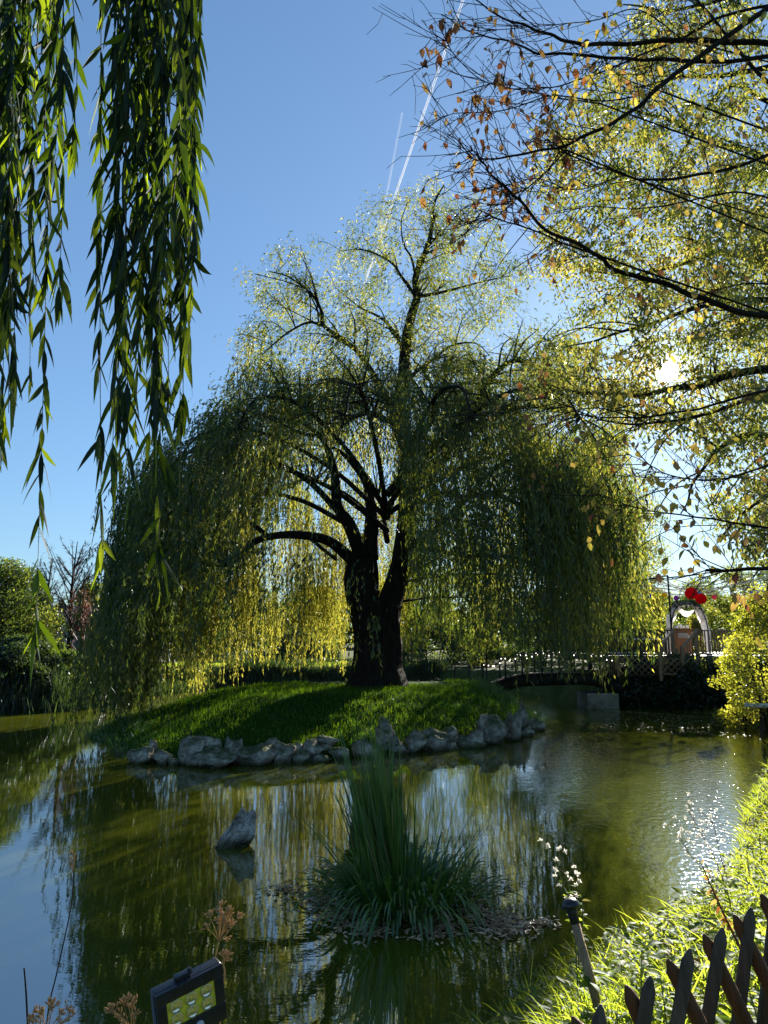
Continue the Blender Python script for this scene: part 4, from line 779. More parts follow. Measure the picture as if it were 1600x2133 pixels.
# counter of warm planks, table, small things on them
cy0 = 28.2; cx0, cx1 = dx(1404, cy0), dx(1444, cy0); ct = zat(1311, cy0)
bar = thing('plank_counter', 'warm brown plank counter with a pale board on its front at the stairhead', 'counter', ((cx0 + cx1) / 2, cy0, DZ))
g = Geo(); nn = 9
for i in range(nn): box(g, (cx0 + (i + .5) * (cx1 - cx0) / nn, cy0, (DZ + ct) / 2), ((cx1 - cx0) / nn - .012, .03, ct - DZ), bev=.004)
g.build('front_planks', M['wood_orange'], bar)
g = Geo(); box(g, ((cx0 + cx1) / 2, cy0 + .25, ct + .02), (cx1 - cx0 + .1, .62, .04), bev=.006); g.build('counter_top', M['wood_orange'], bar)
g = Geo(); box(g, (dx(1424, cy0), cy0 - .03, zat(1324, cy0)), (.42, .02, .20), bev=.004); g.build('board', M['decking'], bar)
for i, px in enumerate((1410, 1414, 1421, 1427, 1435)):
    g = Geo(); lathe(g, [(.0, 0), (.045, 0), (.05, .05 + .03 * (i % 3)), (.04, .10 + .03 * (i % 3)), (.0, .10 + .03 * (i % 3))], (dx(px, cy0 + .15), cy0 + .15, ct + .041), k=10)
    tag(g.build('jar', M['white_cloth'], smooth=True), 'white jar on the plank counter, ' + ('leftmost of the five', 'second from the left', 'middle one of the five', 'fourth from the left', 'rightmost of the five')[i], 'jar', 'white jars on the plank counter')
ty = 29.5; tx0, tx1 = dx(1305, ty), dx(1378, ty); tb_ = thing('table', 'long white topped table behind the deck railing', 'table', ((tx0 + tx1) / 2, ty, DZ)); tzz = zat(1331, ty)
g = Geo(); box(g, ((tx0 + tx1) / 2, ty, tzz), (tx1 - tx0, .8, .05), bev=.01); g.build('tabletop', M['white_cloth'], tb_)
for sx in (-1, 1):
    for sy in (-1, 1): g = Geo(); box(g, ((tx0 + tx1) / 2 + sx * ((tx1 - tx0) / 2 - .12), ty + sy * .3, (DZ + tzz - .03) / 2), (.06, .06, tzz - .03 - DZ)); g.build('leg', M['wood_dark'], tb_)
# a pot of dry grass at the head of the stairs
x, y = dx(1411, 26.9), 27.15; pot = thing('plant_pot', 'pale pot with a dry grass plume at the top of the stairs', 'pot', (x, y, DZ)); g = Geo(); lathe(g, [(0, 0), (.10, 0), (.13, .16), (.145, .17), (.145, .20), (.11, .20), (0, .17)], (x, y, DZ), k=14); g.build('pot', M['concrete'], pot, smooth=True)
g = Geo(); n = 220; blades(g, np.tile([x, y, DZ + .17], (n, 1)) + rng.normal(size=(n, 3)) * [.04, .04, 0], rdir(n) * .55 + [0, 0, 1], rdir(n), .22 + .16 * rng.random(n), .014, .5, 3, rng.random(n)); g.build('plume', M['straw'], pot)
# post with a cross bar, ropes and paper lanterns
py0 = 26.95; fr_ = thing('lantern_frame', 'thin black pole with a cross bar carrying the ropes above the deck', 'frame', (dx(1397, py0), py0 - .02, DZ + .95)); pt = P(1391, 1199, py0); pb = np.array([pt[0], py0, DZ + .96])
g = Geo(); beam(g, pb, pt, .05); g.build('pole', M['black_metal'], fr_); e2 = P(1300, 1216, py0 + 1.2); g = Geo(); beam(g, pt, e2, .045); g.build('cross_bar', M['black_metal'], fr_)
ROP = [((1300, 1216), (1440, 1238), (1640, 1190)), ((1315, 1214), (1440, 1226), (1640, 1180)), ((1330, 1212), (1450, 1232), (1640, 1196)), ((1340, 1210), (1430, 1242), (1640, 1204)), ((1345, 1209), (1470, 1228), (1640, 1187)), ((1352, 1207), (1440, 1220), (1640, 1174)), ((1360, 1206), (1460, 1240), (1640, 1208)), ((1368, 1204), (1445, 1232), (1640, 1193)), ((1378, 1202), (1480, 1219), (1640, 1176))]
rl = ('lowest at the left end', 'second from the left end', 'third from the left end', 'deepest sagging of the nine', 'fifth from the left end', 'flattest of the left group', 'lowest at the right end', 'second nearest the black pole', 'nearest the black pole')
for i, (a, b, c) in enumerate(ROP):
    f = i / 8; A = pt + (e2 - pt) * (1 - f * .95); B = P(*b, 28.0 + (i % 4) * .7); E = P(*c, 29.5 + (i % 5) * .8); g = Geo(); tube(g, cat([A, A * .5 + B * .5 + [0, 0, -.10], B, B * .5 + E * .5 + [0, 0, -.06], E], 6), .016, k=5); tag(g.build('rope', M['rope']), 'pale rope sagging over the deck, ' + rl[i], 'rope', 'ropes strung over the deck')
LAN = [(1440, 1236, 26.6, 25, 'red', 'larger red paper lantern, upper one of the touching pair'), (1460, 1247, 26.8, 22.5, 'red', 'smaller red paper lantern, lower right one of the pair'), (1456, 1237, 27.4, 10, 'cyan', 'tiny light blue lantern between the two red lanterns'),
       (1353, 1241, 28.2, 10.5, 'blue', 'small blue lantern at the left end of the ropes'), (1385, 1239, 28.2, 10.5, 'yellow', 'small yellow lantern left of the black pole'), (1409, 1246, 28.2, 11, 'purple', 'small purple lantern right of the black pole'),
       (1488, 1244, 28.4, 10, 'pink', 'small pink lantern right of the red lanterns'), (1574, 1242, 27.6, 27, 'blue', 'big blue lantern half hidden by yellow leaves at the right edge')]
for px, py, d, dia, cn, lab in LAN:
    c = P(px, py, d); r = dia / 2 / 1480 * d * 1.02; g = Geo(); k = 25; th = np.linspace(.22, np.pi - .22, k); rr = r * np.sin(th) * (1 + .02 * np.cos(np.arange(k) * np.pi)); la = thing('paper_lantern', lab, 'lantern', c, 'paper lanterns above the deck')
    lathe(g, np.column_stack([rr, -r * np.cos(th) * .95]), c, k=24); g.build('paper_shade', M['paper_' + cn], la); g = Geo(); lathe(g, [(r * .22, r * .9), (r * .25, r * .97), (r * .03, r * 1.0)], c, k=12); tube(g, [c + [0, 0, r], c + [0, 0, r + .14]], .006, k=4); g.build('hanger', M['black_metal'], la)

# ------------------------------------------------------------ footbridge, gate, abutment
BYd = 26.4; Bp = [(1012, 1431), (1040, 1421), (1082, 1407), (1140, 1403.5), (1215, 1402.5), (1260, 1411), (1296, 1421)]
bp_ = cat([P(a, b, BYd) for a, b in Bp], 6); br0 = thing('footbridge', 'dark arched footbridge with thin railings crossing to the island', 'bridge', (bp_[0] + bp_[-1]) / 2)
g = Geo(); k = len(bp_); V = np.concatenate([bp_ + [0, -.1, 0], bp_ + [0, 1.2, 0], bp_ + [0, 1.2, -.06], bp_ + [0, -.1, -.06]]); i = np.arange(k - 1); Q = np.concatenate([np.stack([a * k + i, a * k + i + 1, b * k + i + 1, b * k + i], 1) for a, b in ((0, 1), (1, 2), (2, 3), (3, 0))]); g.add(V, Q); g.build('bridge_deck', M['bridge_dark'], br0)
for yy in (-.14, 1.22):
    g = Geo(); lo = bp_ + [0, yy, -.07]; V = np.concatenate([lo, lo + [0, .05, 0], lo + [0, .05, -.34], lo + [0, 0, -.34]]); g.add(V, np.concatenate([np.stack([a * k + i, a * k + i + 1, b * k + i + 1, b * k + i], 1) for a, b in ((0, 1), (1, 2), (2, 3), (3, 0))])); g.build('side_beam', M['bridge_dark'], br0)
tops = {}
for px, top in ((1013, 1382), (1052, 1362), (1087, 1357), (1128, 1360), (1165, 1364), (1215, 1376), (1248, 1384), (1285, 1390)):
    for yy in (-.1, 1.18):
        X_ = float(P(px, 1400, BYd)[0]); zb2 = float(np.interp(X_, bp_[:, 0], bp_[:, 2])); z2 = zb2 + .82; g = Geo(); box(g, (X_, BYd + yy, (zb2 - .1 + z2) / 2), (.055, .055, z2 - zb2 + .1)); g.build('railing_post', M['black_metal'], br0); tops.setdefault(yy, []).append((X_, BYd + yy, z2))
for yy, p in tops.items():
    g = Geo(); p = np.array(p)
    for a, b in zip(p[:-1], p[1:]): tube(g, cat([a - [0, 0, .03], (a + b) / 2 - [0, 0, .12], b - [0, 0, .03]], 4), .014, k=5); tube(g, [a - [0, 0, .42], b - [0, 0, .42]], .010, k=4)
    g.build('railing', M['black_metal'], br0)
for si, (yy, lab) in enumerate(((-.14, 'string of small lit bulbs along the near railing of the footbridge'), (1.24, 'string of small lit bulbs along the far railing of the footbridge'))):
    p = np.array(tops[-.1 if si == 0 else 1.18]); ss = thing('bulb_string', lab, 'string lights', p[3] + [0, yy + .1 - (0 if si == 0 else 1.28), 0], 'bulb strings on the footbridge'); c = []
    for a, b in zip(p[:-1], p[1:]): c.append(cat([a - [0, .05, .04], (a + b) / 2 - [0, .05, .16 + .12 * si], b - [0, .05, .04]], 5)[:-1])
    c = np.vstack(c + [p[-1:] - [0, .05, .04]]); g = Geo(); tube(g, c, .006, k=4); g.build('cable', M['black_metal'], ss)
    for j in range(1, len(c), 3 if si == 0 else 5):
        g = Geo(); lathe(g, [(0.003, -.045), (.014, -.033), (.016, -.02), (.010, -.006), (.005, 0)], c[j], k=8); g.build('bulb', M['bulb'], ss, smooth=True)
gt = thing('metal_gate', 'black metal gate frame standing on the lawn at the end of the footbridge', 'gate', P(981, 1432, 24.6))
a, b, z0, z1 = P(948, 1432, 24.6), P(1007, 1432, 24.6), float(P(980, 1434, 24.6)[2]), float(P(980, 1390, 24.6)[2])
for p, e in ((a, 0), ((a + b) / 2, .12), (b, .12)): g = Geo(); box(g, (p[0], 24.6, (z0 - .2 + z1 + e) / 2), (.05, .05, z1 + e - z0 + .2)); g.build('post', M['black_metal'], gt)
g = Geo(); beam(g, (a[0], 24.6, z1), (b[0], 24.6, z1), .035); beam(g, (a[0], 24.6, z0 + .1), (b[0], 24.6, z0 + .1), .03); g.build('bars', M['black_metal'], gt)
g = Geo(); n = 8; pz = [a * (1 - t) + b * t for t in np.linspace(.05, .95, n)]; [tube(g, [(p[0], 24.6, z0 + .1), (p[0], 24.6, z1)], .006, k=4) for p in pz]; g.build('wires', M['black_metal'], gt)
cA, cB = G(1224, 1476), G(1291, 1476); zt = float(P(1258, 1445, cA[1])[2]); g = Geo(); box(g, ((cA[0] + cB[0]) / 2, cA[1] + .7, zt / 2 - .3), (cB[0] - cA[0], 1.4, zt + .6), bev=.05)
tag(g.build('bridge_abutment', M['concrete']), 'mossy pale concrete block in the water under the right end of the footbridge', 'abutment')
a, b = P(1552, 1469, 18.4), P(1600, 1470, 18.2); g = Geo(); tube(g, [a, b, b + (b - a)], .055, k=14); tube(g, [a - (b - a) * .01, a + (b - a) * .1], .066, k=14); tag(g.build('drain_pipe', M['pale_wall'], smooth=True), 'pale pipe end sticking out under the golden shrub', 'pipe')
g = Geo(); p = P(1585, 1500, 18.2); tube(g, [p - [0, 0, .4], p + [.3, .5, .35], b + [0, .3, 0]], .05, k=8); tag(g.build('pipe_bracket', M['wood_dark']), 'dark stake holding the pale pipe end at the right bank', 'stake')

# ------------------------------------------------------------ right: the far ash tree and the near autumn tree
def offtree(name, label, trunk, limbs, mt_trunk=.22):
    b = np.array(trunk, float); b[2] = tz(b[0], b[1]) - .1; root = thing(name, label, 'tree', b)
    g = Geo(); tube(g, cat([b, b + [.05, .1, 2], b + [-.1, .1, 4.5], b + [0, 0, 8.5]], 6), mt_trunk, mt_trunk * .3, k=12); g.build('trunk', M['bark'], root, smooth=True)
    LPt = []; ax_ = cat([b, b + [.05, .1, 2], b + [-.1, .1, 4.5], b + [0, 0, 8.5]], 12)
    for px, d0, d1, r0, r1 in limbs:
        r0 *= .78; r1 *= .8
        p = limb(px, d0, d1, 7); zs = max(p[0][2] - .25 * np.linalg.norm(p[0][:2] - b[:2]), b[2] + .6); j = int(np.argmin(np.abs(ax_[:, 2] - min(zs, b[2] + 8.3))))
        s = ax_[j]; p = np.vstack([cat([s, (s + p[0]) / 2 + [0, 0, .1], p[0]], 4)[:-1], p]); q = p + .02 * np.column_stack([np.sin(np.arange(len(p)) * .9 + d0), np.cos(np.arange(len(p)) * 1.1 + d0 * 3), np.sin(np.arange(len(p)) * .7)]) * r0 * 12
        g = Geo(); rr_ = np.r_[np.full(8, r0 * 1.15), np.linspace(r0, r1, len(p) - 8)]; tube(g, q, 0, k=7, radii=rr_); g.build('limb', M['bark'], root, smooth=True); LPt.append(np.column_stack([q, rr_]))
    return root, np.vstack(LPt)
AL = [([(1760, 800), (1600, 768), (1500, 790), (1400, 812), (1300, 822), (1200, 815), (1130, 800)], 10.0, 10.8, .10, .015), ([(1800, 600), (1600, 545), (1480, 530), (1390, 560), (1300, 572), (1210, 560)], 10.5, 11.5, .09, .015),
      ([(1750, 420), (1600, 330), (1500, 300), (1400, 255), (1300, 225), (1200, 240)], 11, 12, .09, .015), ([(1800, 1000), (1600, 905), (1500, 935), (1450, 1000), (1420, 1070)], 9.5, 10, .07, .012), ([(1750, 100), (1550, 150), (1400, 165), (1250, 200)], 10, 11.5, .08, .015),
      ([(1760, 650), (1600, 622), (1450, 642), (1300, 692), (1180, 722)], 9.2, 9.8, .07, .012), ([(1760, 900), (1600, 830), (1480, 860), (1380, 880), (1280, 880), (1200, 860)], 9, 9.6, .05, .01), ([(1780, 1100), (1640, 1030), (1560, 1060), (1500, 1120)], 9, 9.4, .05, .01), ([(1740, -60), (1560, -20), (1420, 20), (1300, 10)], 10, 11, .07, .015), ([(1750, 300), (1600, 210), (1500, 190), (1380, 380), (1250, 420), (1160, 440)], 11, 11.5, .06, .012)]
ash, ALP = offtree('ash_tree', 'tall green tree with small leaves behind the autumn branches on the right', (7.9, 10.3, 0), AL, .26)
pool = [([(1600, -20), (1640, 700), (1420, 720), (1230, 690), (1150, 600), (1125, 480), (1110, 290), (1190, 240), (1300, 60), (1380, -20)], 420), ([(1640, 650), (1640, 900), (1450, 905), (1330, 880), (1240, 840), (1120, 830), (1090, 790), (1150, 720), (1300, 700)], 190),
        ([(1640, 880), (1640, 1170), (1560, 1160), (1490, 1080), (1470, 960), (1440, 890)], 70), ([(1640, 250), (1640, 650), (1450, 640), (1380, 400)], 90)]
sub = []
for j in range(0, len(AL) * 5):                 # second order branches fan out to the left of the big limbs
    k_ = rng.integers(0, len(ALP)); a = ALP[k_, :3]
    if a[0] > 7.0: continue
    L = rng.uniform(.8, 1.9); dv = nrmz(np.array([-1.0, rng.normal() * .5, rng.normal() * .55])); c = cat([a, a + dv * L * .5 + [0, 0, .10 * L], a + dv * L + [0, 0, -.04 * L]], 6)
    g = Geo(); r_ = np.linspace(min(ALP[k_, 3] * .6, .03), .005, len(c)); tube(g, c, 0, k=6, radii=r_); g.build('branch', M['bark'], ash, smooth=True); sub.append(np.column_stack([c, r_]))
ALP = np.vstack([ALP] + sub)
pts = []
for poly, n in pool:
    for a, b in inbox(poly, n):
        if math.hypot(a - 1392, b - 773) < 40 or (1285 < a < 1440 and 905 < b < 1200): continue
        pts.append(P(a, b, 10.3 + rng.normal() * 1.1))
S0 = np.array(pts); near_ = np.array([np.min(np.linalg.norm(ALP[:, :3] - s_, axis=1)) for s_ in S0]) < .75
tw = Geo(); connect(tw, S0[near_], ALP, rise=.06, r1=.003, rmax=.014, wz=0.0); tw.build('twigs', M['twig'], ash)
n = 50000; cw_ = rng.random(len(S0)) ** 1.5 + .12; i = rng.choice(len(S0), n, p=cw_ / cw_.sum()); sg = .08 + .16 * rng.random(len(S0)); p = S0[i] + rng.normal(size=(n, 3)) * sg[i][:, None] * [1, 1, .75]
sun_clear = np.linalg.norm(np.cross(p - [0, 0, H], np.array(SUNV)), axis=1) > .075; p, i = p[sun_clear], i[sun_clear]; n = len(p)
g = Geo(); leaves(g, p, nrmz(rdir(n) + [0, 0, -.9]), rdir(n), .098 * (.55 + .75 * rng.random(n)), .032, np.clip(.45 + .28 * rng.normal(size=len(S0))[i] + .15 * rng.normal(size=n), 0, 1)); g.build('crown', M['ash'], ash)

NL = [([(1640, 5), (1506, 33), (1431, 75), (1342, 112), (1239, 155), (1150, 181), (1060, 185)], 3.3, 3.6, .011, .003), ([(1660, 97), (1500, 85), (1380, 85), (1250, 93), (1180, 85), (1120, 62), (1050, 38), (990, 0)], 3.2, 3.2, .020, .004),
      ([(1660, 112), (1500, 128), (1380, 124), (1290, 122), (1200, 113), (1120, 110), (1060, 85), (990, 70), (920, 30)], 3.4, 3.3, .016, .003), ([(1640, -10), (1436, 132), (1370, 185), (1305, 240), (1225, 280), (1170, 305), (1080, 322), (1010, 333), (975, 328)], 3.0, 3.0, .017, .003),
      ([(1660, 300), (1540, 345), (1450, 365), (1345, 375), (1290, 360), (1240, 345), (1180, 320), (1140, 300)], 3.5, 3.4, .013, .003), ([(1660, 672), (1540, 648), (1460, 620), (1380, 590), (1280, 560), (1230, 520), (1140, 480), (1080, 415), (1025, 365), (1000, 330), (985, 310)], 3.4, 3.0, .022, .003),
      ([(1170, 505), (1100, 475), (1040, 458), (1005, 440)], 3.1, 2.9, .006, .002), ([(1180, 312), (1140, 355), (1090, 400), (1050, 440), (1000, 475)], 3.0, 3.1, .005, .002), ([(1660, 800), (1537, 828), (1475, 847), (1412, 859), (1319, 870), (1234, 866), (1178, 844), (1125, 825)], 3.8, 3.6, .011, .002),
      ([(1660, 950), (1537, 990), (1490, 1000), (1428, 997), (1381, 984), (1350, 966), (1303, 944)], 3.6, 3.5, .008, .002), ([(1660, 1110), (1537, 1090), (1475, 1080), (1412, 1072), (1344, 1062), (1303, 1050), (1256, 1031)], 3.4, 3.6, .008, .002), ([(1680, 1178), (1600, 1183), (1540, 1187), (1472, 1189)], 3.0, 3.0, .012, .008),
      ([(1660, 600), (1560, 590), (1480, 610), (1400, 650), (1340, 720), (1290, 790), (1240, 850)], 3.9, 3.7, .006, .002), ([(1660, 230), (1560, 130), (1470, 20), (1420, -40)], 3.6, 3.6, .015, .008), ([(1660, 430), (1540, 400), (1430, 420), (1330, 435), (1250, 430), (1180, 436)], 3.7, 3.4, .008, .002), ([(1250, 215), (1170, 205), (1100, 190), (1010, 170), (950, 118), (930, 85)], 3.2, 3.0, .005, .002), ([(1420, 80), (1330, 20), (1250, 40), (1170, 50), (1060, 60), (985, 68)], 3.6, 3.3, .005, .002), ([(1380, 190), (1260, 210), (1150, 200), (1050, 230), (960, 235), (930, 240)], 3.3, 3.0, .006, .002), ([(1300, 365), (1200, 395), (1120, 372), (1060, 385), (985, 400)], 3.4, 3.1, .004, .0015)]
aut, NLP = offtree('autumn_tree', 'near tree with yellow and rust leaves on thin bare branches at the upper right', (4.4, 3.9, 0), NL, .15)
# fine twigs off those limbs, with the leaves hanging from them
tw = Geo(); lp = []; rv = ray(1250, 300); 
vis = NLP[NLP[:, 3] < .0165]
for _ in range(640):
    s = vis[rng.integers(0, len(vis)), :3]; L = rng.uniform(.10, .42); d = nrmz(np.array([-.75, rng.normal() * .6, rng.normal() * .75])); m_ = s + d * L * .5 + rng.normal(size=3) * .03 * L; e = s + d * L + np.array([0, 0, .06 * L])
    c = cat([s, m_, e], 4); tube(tw, c, .0026, .0013, k=4, cap=False)
    for j in range(3):
        a = c[rng.integers(2, len(c))]; e2 = a + nrmz(d + rng.normal(size=3) * .8) * L * rng.uniform(.15, .5); tube(tw, [a, (a + e2) / 2 + rng.normal(size=3) * .008, e2], .0016, .0011, k=3, cap=False)
        if rng.random() < .85: lp.append(e2)
    if rng.random() < .55: lp.append(e)
rust = []
for px, py, m_ in ((893, 105, 6), (925, 45, 6), (940, 60, 4), (1000, 215, 7), (1015, 240, 6), (1062, 105, 5), (1062, 190, 7), (1050, 160, 5), (1110, 285, 4), (1046, 395, 5), (985, 210, 4), (1075, 465, 2), (1180, 325, 4)):
    c0 = P(px, py, 3.05); a = NLP[np.argmin(np.linalg.norm(NLP[:, :3] - c0, axis=1)), :3]; tube(tw, cat([a, (a + c0) / 2 + [0, 0, .03], c0], 4), .003, .0015, k=4, cap=False)
    for _ in range(m_): e2 = c0 + rng.normal(size=3) * .028; tube(tw, [c0, e2], .0013, .001, k=3, cap=False); rust.append(e2)
tw.build('twigs', M['twig'], aut); lp = np.array(lp); n = len(lp)
xp = 800 + FPX * lp[:, 0] / lp[:, 1]; keep = rng.random(n) < np.interp(xp, [900, 1050, 1250, 1600], [.22, .42, .85, 1]); yp = 1066.5 - FPX * ((lp[:, 2] - H) * math.cos(PITCH) - lp[:, 1] * math.sin(PITCH)) / (lp[:, 1] * math.cos(PITCH) + (lp[:, 2] - H) * math.sin(PITCH)); keep &= ~((xp > 1290) & (xp < 1520) & (yp > 1195) & (yp < 1400)); lp = lp[keep]; n = len(lp)
g = Geo(); tn = np.clip(np.where(rng.random(n) < .74, rng.normal(.68, .12, n), rng.normal(.18, .14, n)), 0, 1)
tn = np.where(lp[:, 0] / lp[:, 1] < .27, np.clip(rng.normal(.14, .14, n), 0, 1), tn)
blades(g, lp, rdir(n) * .55 + [0, 0, -1], rdir(n), .050 * (.55 + .7 * rng.random(n)), .028 * (.6 + .7 * rng.random(n)), rng.normal(0, .5, n), 6, tn, prof=LEAFP(6), fold=.22, grav=(.3, .7, .2)); rust = np.array(rust); n = len(rust)
blades(g, rust, rdir(n) * .5 + [0, 0, -1], rdir(n), .060 * (.6 + .6 * rng.random(n)), .030 * (.6 + .6 * rng.random(n)), rng.normal(.1, .6, n), 6, np.clip(rng.normal(.06, .10, n), 0, 1), prof=LEAFP(6), fold=.3, grav=(.3, .7, .2)); g.build('leaves', M['autumn'], aut)

# ------------------------------------------------------------ left: the near willow's hanging branches
nb = np.array([-3.2, .6, tz(-3.2, .6) - .1]); nw = thing('near_willow', 'near willow whose long leafy branches hang into the upper left', 'tree', nb)
g = Geo(); tube(g, cat([nb, nb + [.1, .1, 1.8], nb + [.5, .4, 3.6], nb + [.8, .6, 5]], 6), .28, .12, k=14); g.build('trunk', M['bark'], nw, smooth=True)
bough = cat([nb + [.6, .5, 4.2], (-2.2, 1.4, 5.6), (-1.6, 1.8, 5.75), (-1.0, 2.0, 5.7), (-.55, 2.1, 5.6)], 8); g = Geo(); tube(g, bough, .07, .02, k=9); g.build('bough', M['bark'], nw, smooth=True)
rs_ = np.random.default_rng(5); ST = []      # top x, bottom x, bottom y (photo pixels), distance, leaf density
for a, b, y_ in ((12, 2, 985), (45, 28, 890), (75, 62, 800), (100, 72, 1390), (130, 118, 900), (160, 140, 870), (18, 18, 860), (5, -12, 940), (60, 40, 1000), (120, 100, 760), (-30, -30, 900), (-12, -5, 800), (30, 15, 700), (85, 70, 620), (140, 122, 640), (165, 158, 560), (105, 96, 500), (50, 45, 560), (10, 5, 520),
                 (200, 205, 830), (215, 212, 1205), (222, 214, 760),
                 (245, 232, 1020), (262, 250, 960), (280, 268, 1050), (300, 282, 900), (318, 330, 1240), (330, 310, 960), (345, 325, 1010), (360, 352, 870), (372, 376, 1020), (385, 380, 900), (398, 392, 760), (410, 402, 620), (420, 412, 540), (425, 418, 420), (255, 250, 700), (275, 272, 620), (295, 288, 740), (310, 308, 660), (335, 330, 700), (350, 345, 600), (365, 362, 720), (380, 372, 560), (395, 390, 480), (270, 262, 820), (340, 338, 820), (385, 384, 680), (405, 400, 340), (320, 300, 540), (290, 280, 500), (360, 355, 480), (415, 408, 300),
                 (25, 20, 420), (70, 66, 400), (120, 110, 380), (150, 148, 330), (90, 82, 300), (240, 236, 380), (305, 300, 330), (375, 372, 360), (35, 30, 330), (5, 0, 360), (135, 130, 260), (55, 55, 250)):
    if 150 < a < 245 and y_ < 1100: continue
    if rs_.random() < (.16 if y_ < 800 else .06) and y_ < 1100: continue
    ST.append((a, b, y_))
for a, b, y_ in ST:
    d = 1.95 + rng.normal() * .16; top = P(a, -260 + rng.normal() * 30, d); bot = P(b, y_, d + rng.normal() * .06); j = int(np.argmin(np.linalg.norm(bough[8:] - top, axis=1))) + 8
    c = cat([bough[j], bough[j] * .4 + top * .6 + [0, 0, .12], top, top * .66 + bot * .34 + rng.normal(size=3) * [.012, .012, 0], top * .33 + bot * .67 + rng.normal(size=3) * [.014, .014, 0], bot], 8)
    g = Geo(); tube(g, c, .0032, .0009, k=5, cap=False); br1 = g.build('hanging_branch', M['strand_stem'], nw, smooth=True)
    L = np.linalg.norm(bot - top); n = int(L / .029); t = np.sort(rng.random(n)) ** .95; k = 16 + (t * (len(c) - 17)).astype(int); p = c[k] + (c[np.minimum(k + 1, len(c) - 1)] - c[k]) * rng.random(n)[:, None]
    az = np.arange(n) * 2.4 + rng.random(n); th = np.abs(rng.normal(.40, .2, n)); D = np.column_stack([np.sin(th) * np.cos(az), np.sin(th) * np.sin(az), -np.cos(th)]); N = nrmz(np.column_stack([-np.cos(az), -np.sin(az), -.3 * np.ones(n)]) + rng.normal(size=(n, 3)) * .7)
    g = Geo(); sz = (.078 + .048 * rng.random(n)) * np.where(t > .96, .6, 1); blades(g, p, D, N, sz, sz * (.14 + .05 * rng.random(n)), rng.normal(.30, .34, n), 6, np.clip(rng.random(n) ** 1.7 * .85 + .35 * (t > .88), 0, 1), prof=LEAFP(6), fold=.16); g.build('leaves', M['willow_near'], br1)

# ------------------------------------------------------------ reed clump and floating leaves
rc = np.array([G(850, 1872)[0] - .03, 7.45, -.05]); rd = thing('reed_clump', 'large clump of tall reeds and arching sedge leaves standing in the pond', 'reeds', rc)
g = Geo(); n = 300; q = rng.normal(size=(n, 2)) * [.11, .15]; b = rc + np.column_stack([q[:, 0] - .17, q[:, 1] + .1, np.zeros(n)])
D = np.column_stack([-.08 + q[:, 0] * .35 + rng.normal(size=n) * .085, rng.normal(size=n) * .10, np.ones(n)]); hh = .95 + 1.0 * rng.random(n) ** 1.3; hh *= np.where(q[:, 0] > .15, .85, 1)
blades(g, b, D, rdir(n), hh, .017, np.abs(rng.normal(.07, .10, n)), 8, np.clip(rng.random(n) * .80 + .3 * (rng.random(n) < .15), 0, 1), prof=np.r_[.8, .95, 1, 1, .95, .85, .65, .4, .05], grav=(-.35, -.1, -1)); g.build('tall_blades', M['reed'], rd)
g = Geo(); n = 430; az = rng.random(n) * 6.283; r = .56 * np.sqrt(rng.random(n)); b = rc + np.column_stack([r * np.cos(az) * 1.05, r * np.sin(az), np.zeros(n)]); az = az + rng.normal(size=n) * .35; tl = .22 + .55 * (r / .55) ** 1.2 * rng.random(n) + .18 * rng.random(n)
blades(g, b, np.column_stack([tl * np.cos(az), tl * np.sin(az), np.ones(n)]), np.column_stack([-np.cos(az), -np.sin(az), .4 * np.ones(n)]) + .25 * rdir(n), .58 + .55 * rng.random(n), .020 + .012 * rng.random(n), .32 + .5 * rng.random(n), 9, np.clip(rng.random(n) * .72 + .2 * (rng.random(n) < .10), 0, 1), prof=np.r_[.7, .9, 1, 1, 1, .95, .85, .65, .4, .05], fold=.12); g.build('arching_leaves', M['reed'], rd, smooth=True)
g = Geo(); n = 150; az = rng.random(n) * 6.283; r = .45 + .28 * rng.random(n); b = rc + np.column_stack([r * np.cos(az), r * np.sin(az), .02 * np.ones(n)])
blades(g, b, np.column_stack([.75 * np.cos(az), .75 * np.sin(az), .9 * np.ones(n)]), np.column_stack([-np.cos(az), -np.sin(az), .6 * np.ones(n)]) + .25 * rdir(n), .6 + .45 * rng.random(n), .026, .45 + .4 * rng.random(n), 9, np.clip(rng.random(n) * .7 + .3 * (rng.random(n) < .12), 0, 1), prof=np.r_[.7, .9, 1, 1, 1, .95, .85, .65, .4, .05], fold=.12); g.build('drooping_leaves', M['reed'], rd, smooth=True)
g = Geo(); n = 60; az = rng.random(n) * 6.283; b = rc + np.column_stack([.4 * np.cos(az), .4 * np.sin(az), np.zeros(n)]); blades(g, b, np.column_stack([.5 * np.cos(az) - .1, .3 * np.sin(az), np.ones(n)]), rdir(n), 1.0 + .6 * rng.random(n), .010, .15 + .2 * rng.random(n), 8, .2 + .75 * rng.random(n) ** 2); g.build('thin_stalks', M['reed'], rd)
pools = [(585, 1852, 40, 10, 60), (660, 1866, 70, 20, 220), (720, 1900, 60, 26, 330), (770, 1935, 45, 22, 220), (905, 1930, 42, 26, 300), (880, 1905, 40, 14, 90), (985, 1895, 50, 16, 110), (1040, 1925, 50, 26, 330), (1085, 1930, 30, 14, 90), (1135, 1925, 26, 9, 60), (1010, 1845, 60, 22, 130), (690, 1810, 50, 16, 70), (830, 1890, 120, 24, 200)]
g = Geo()
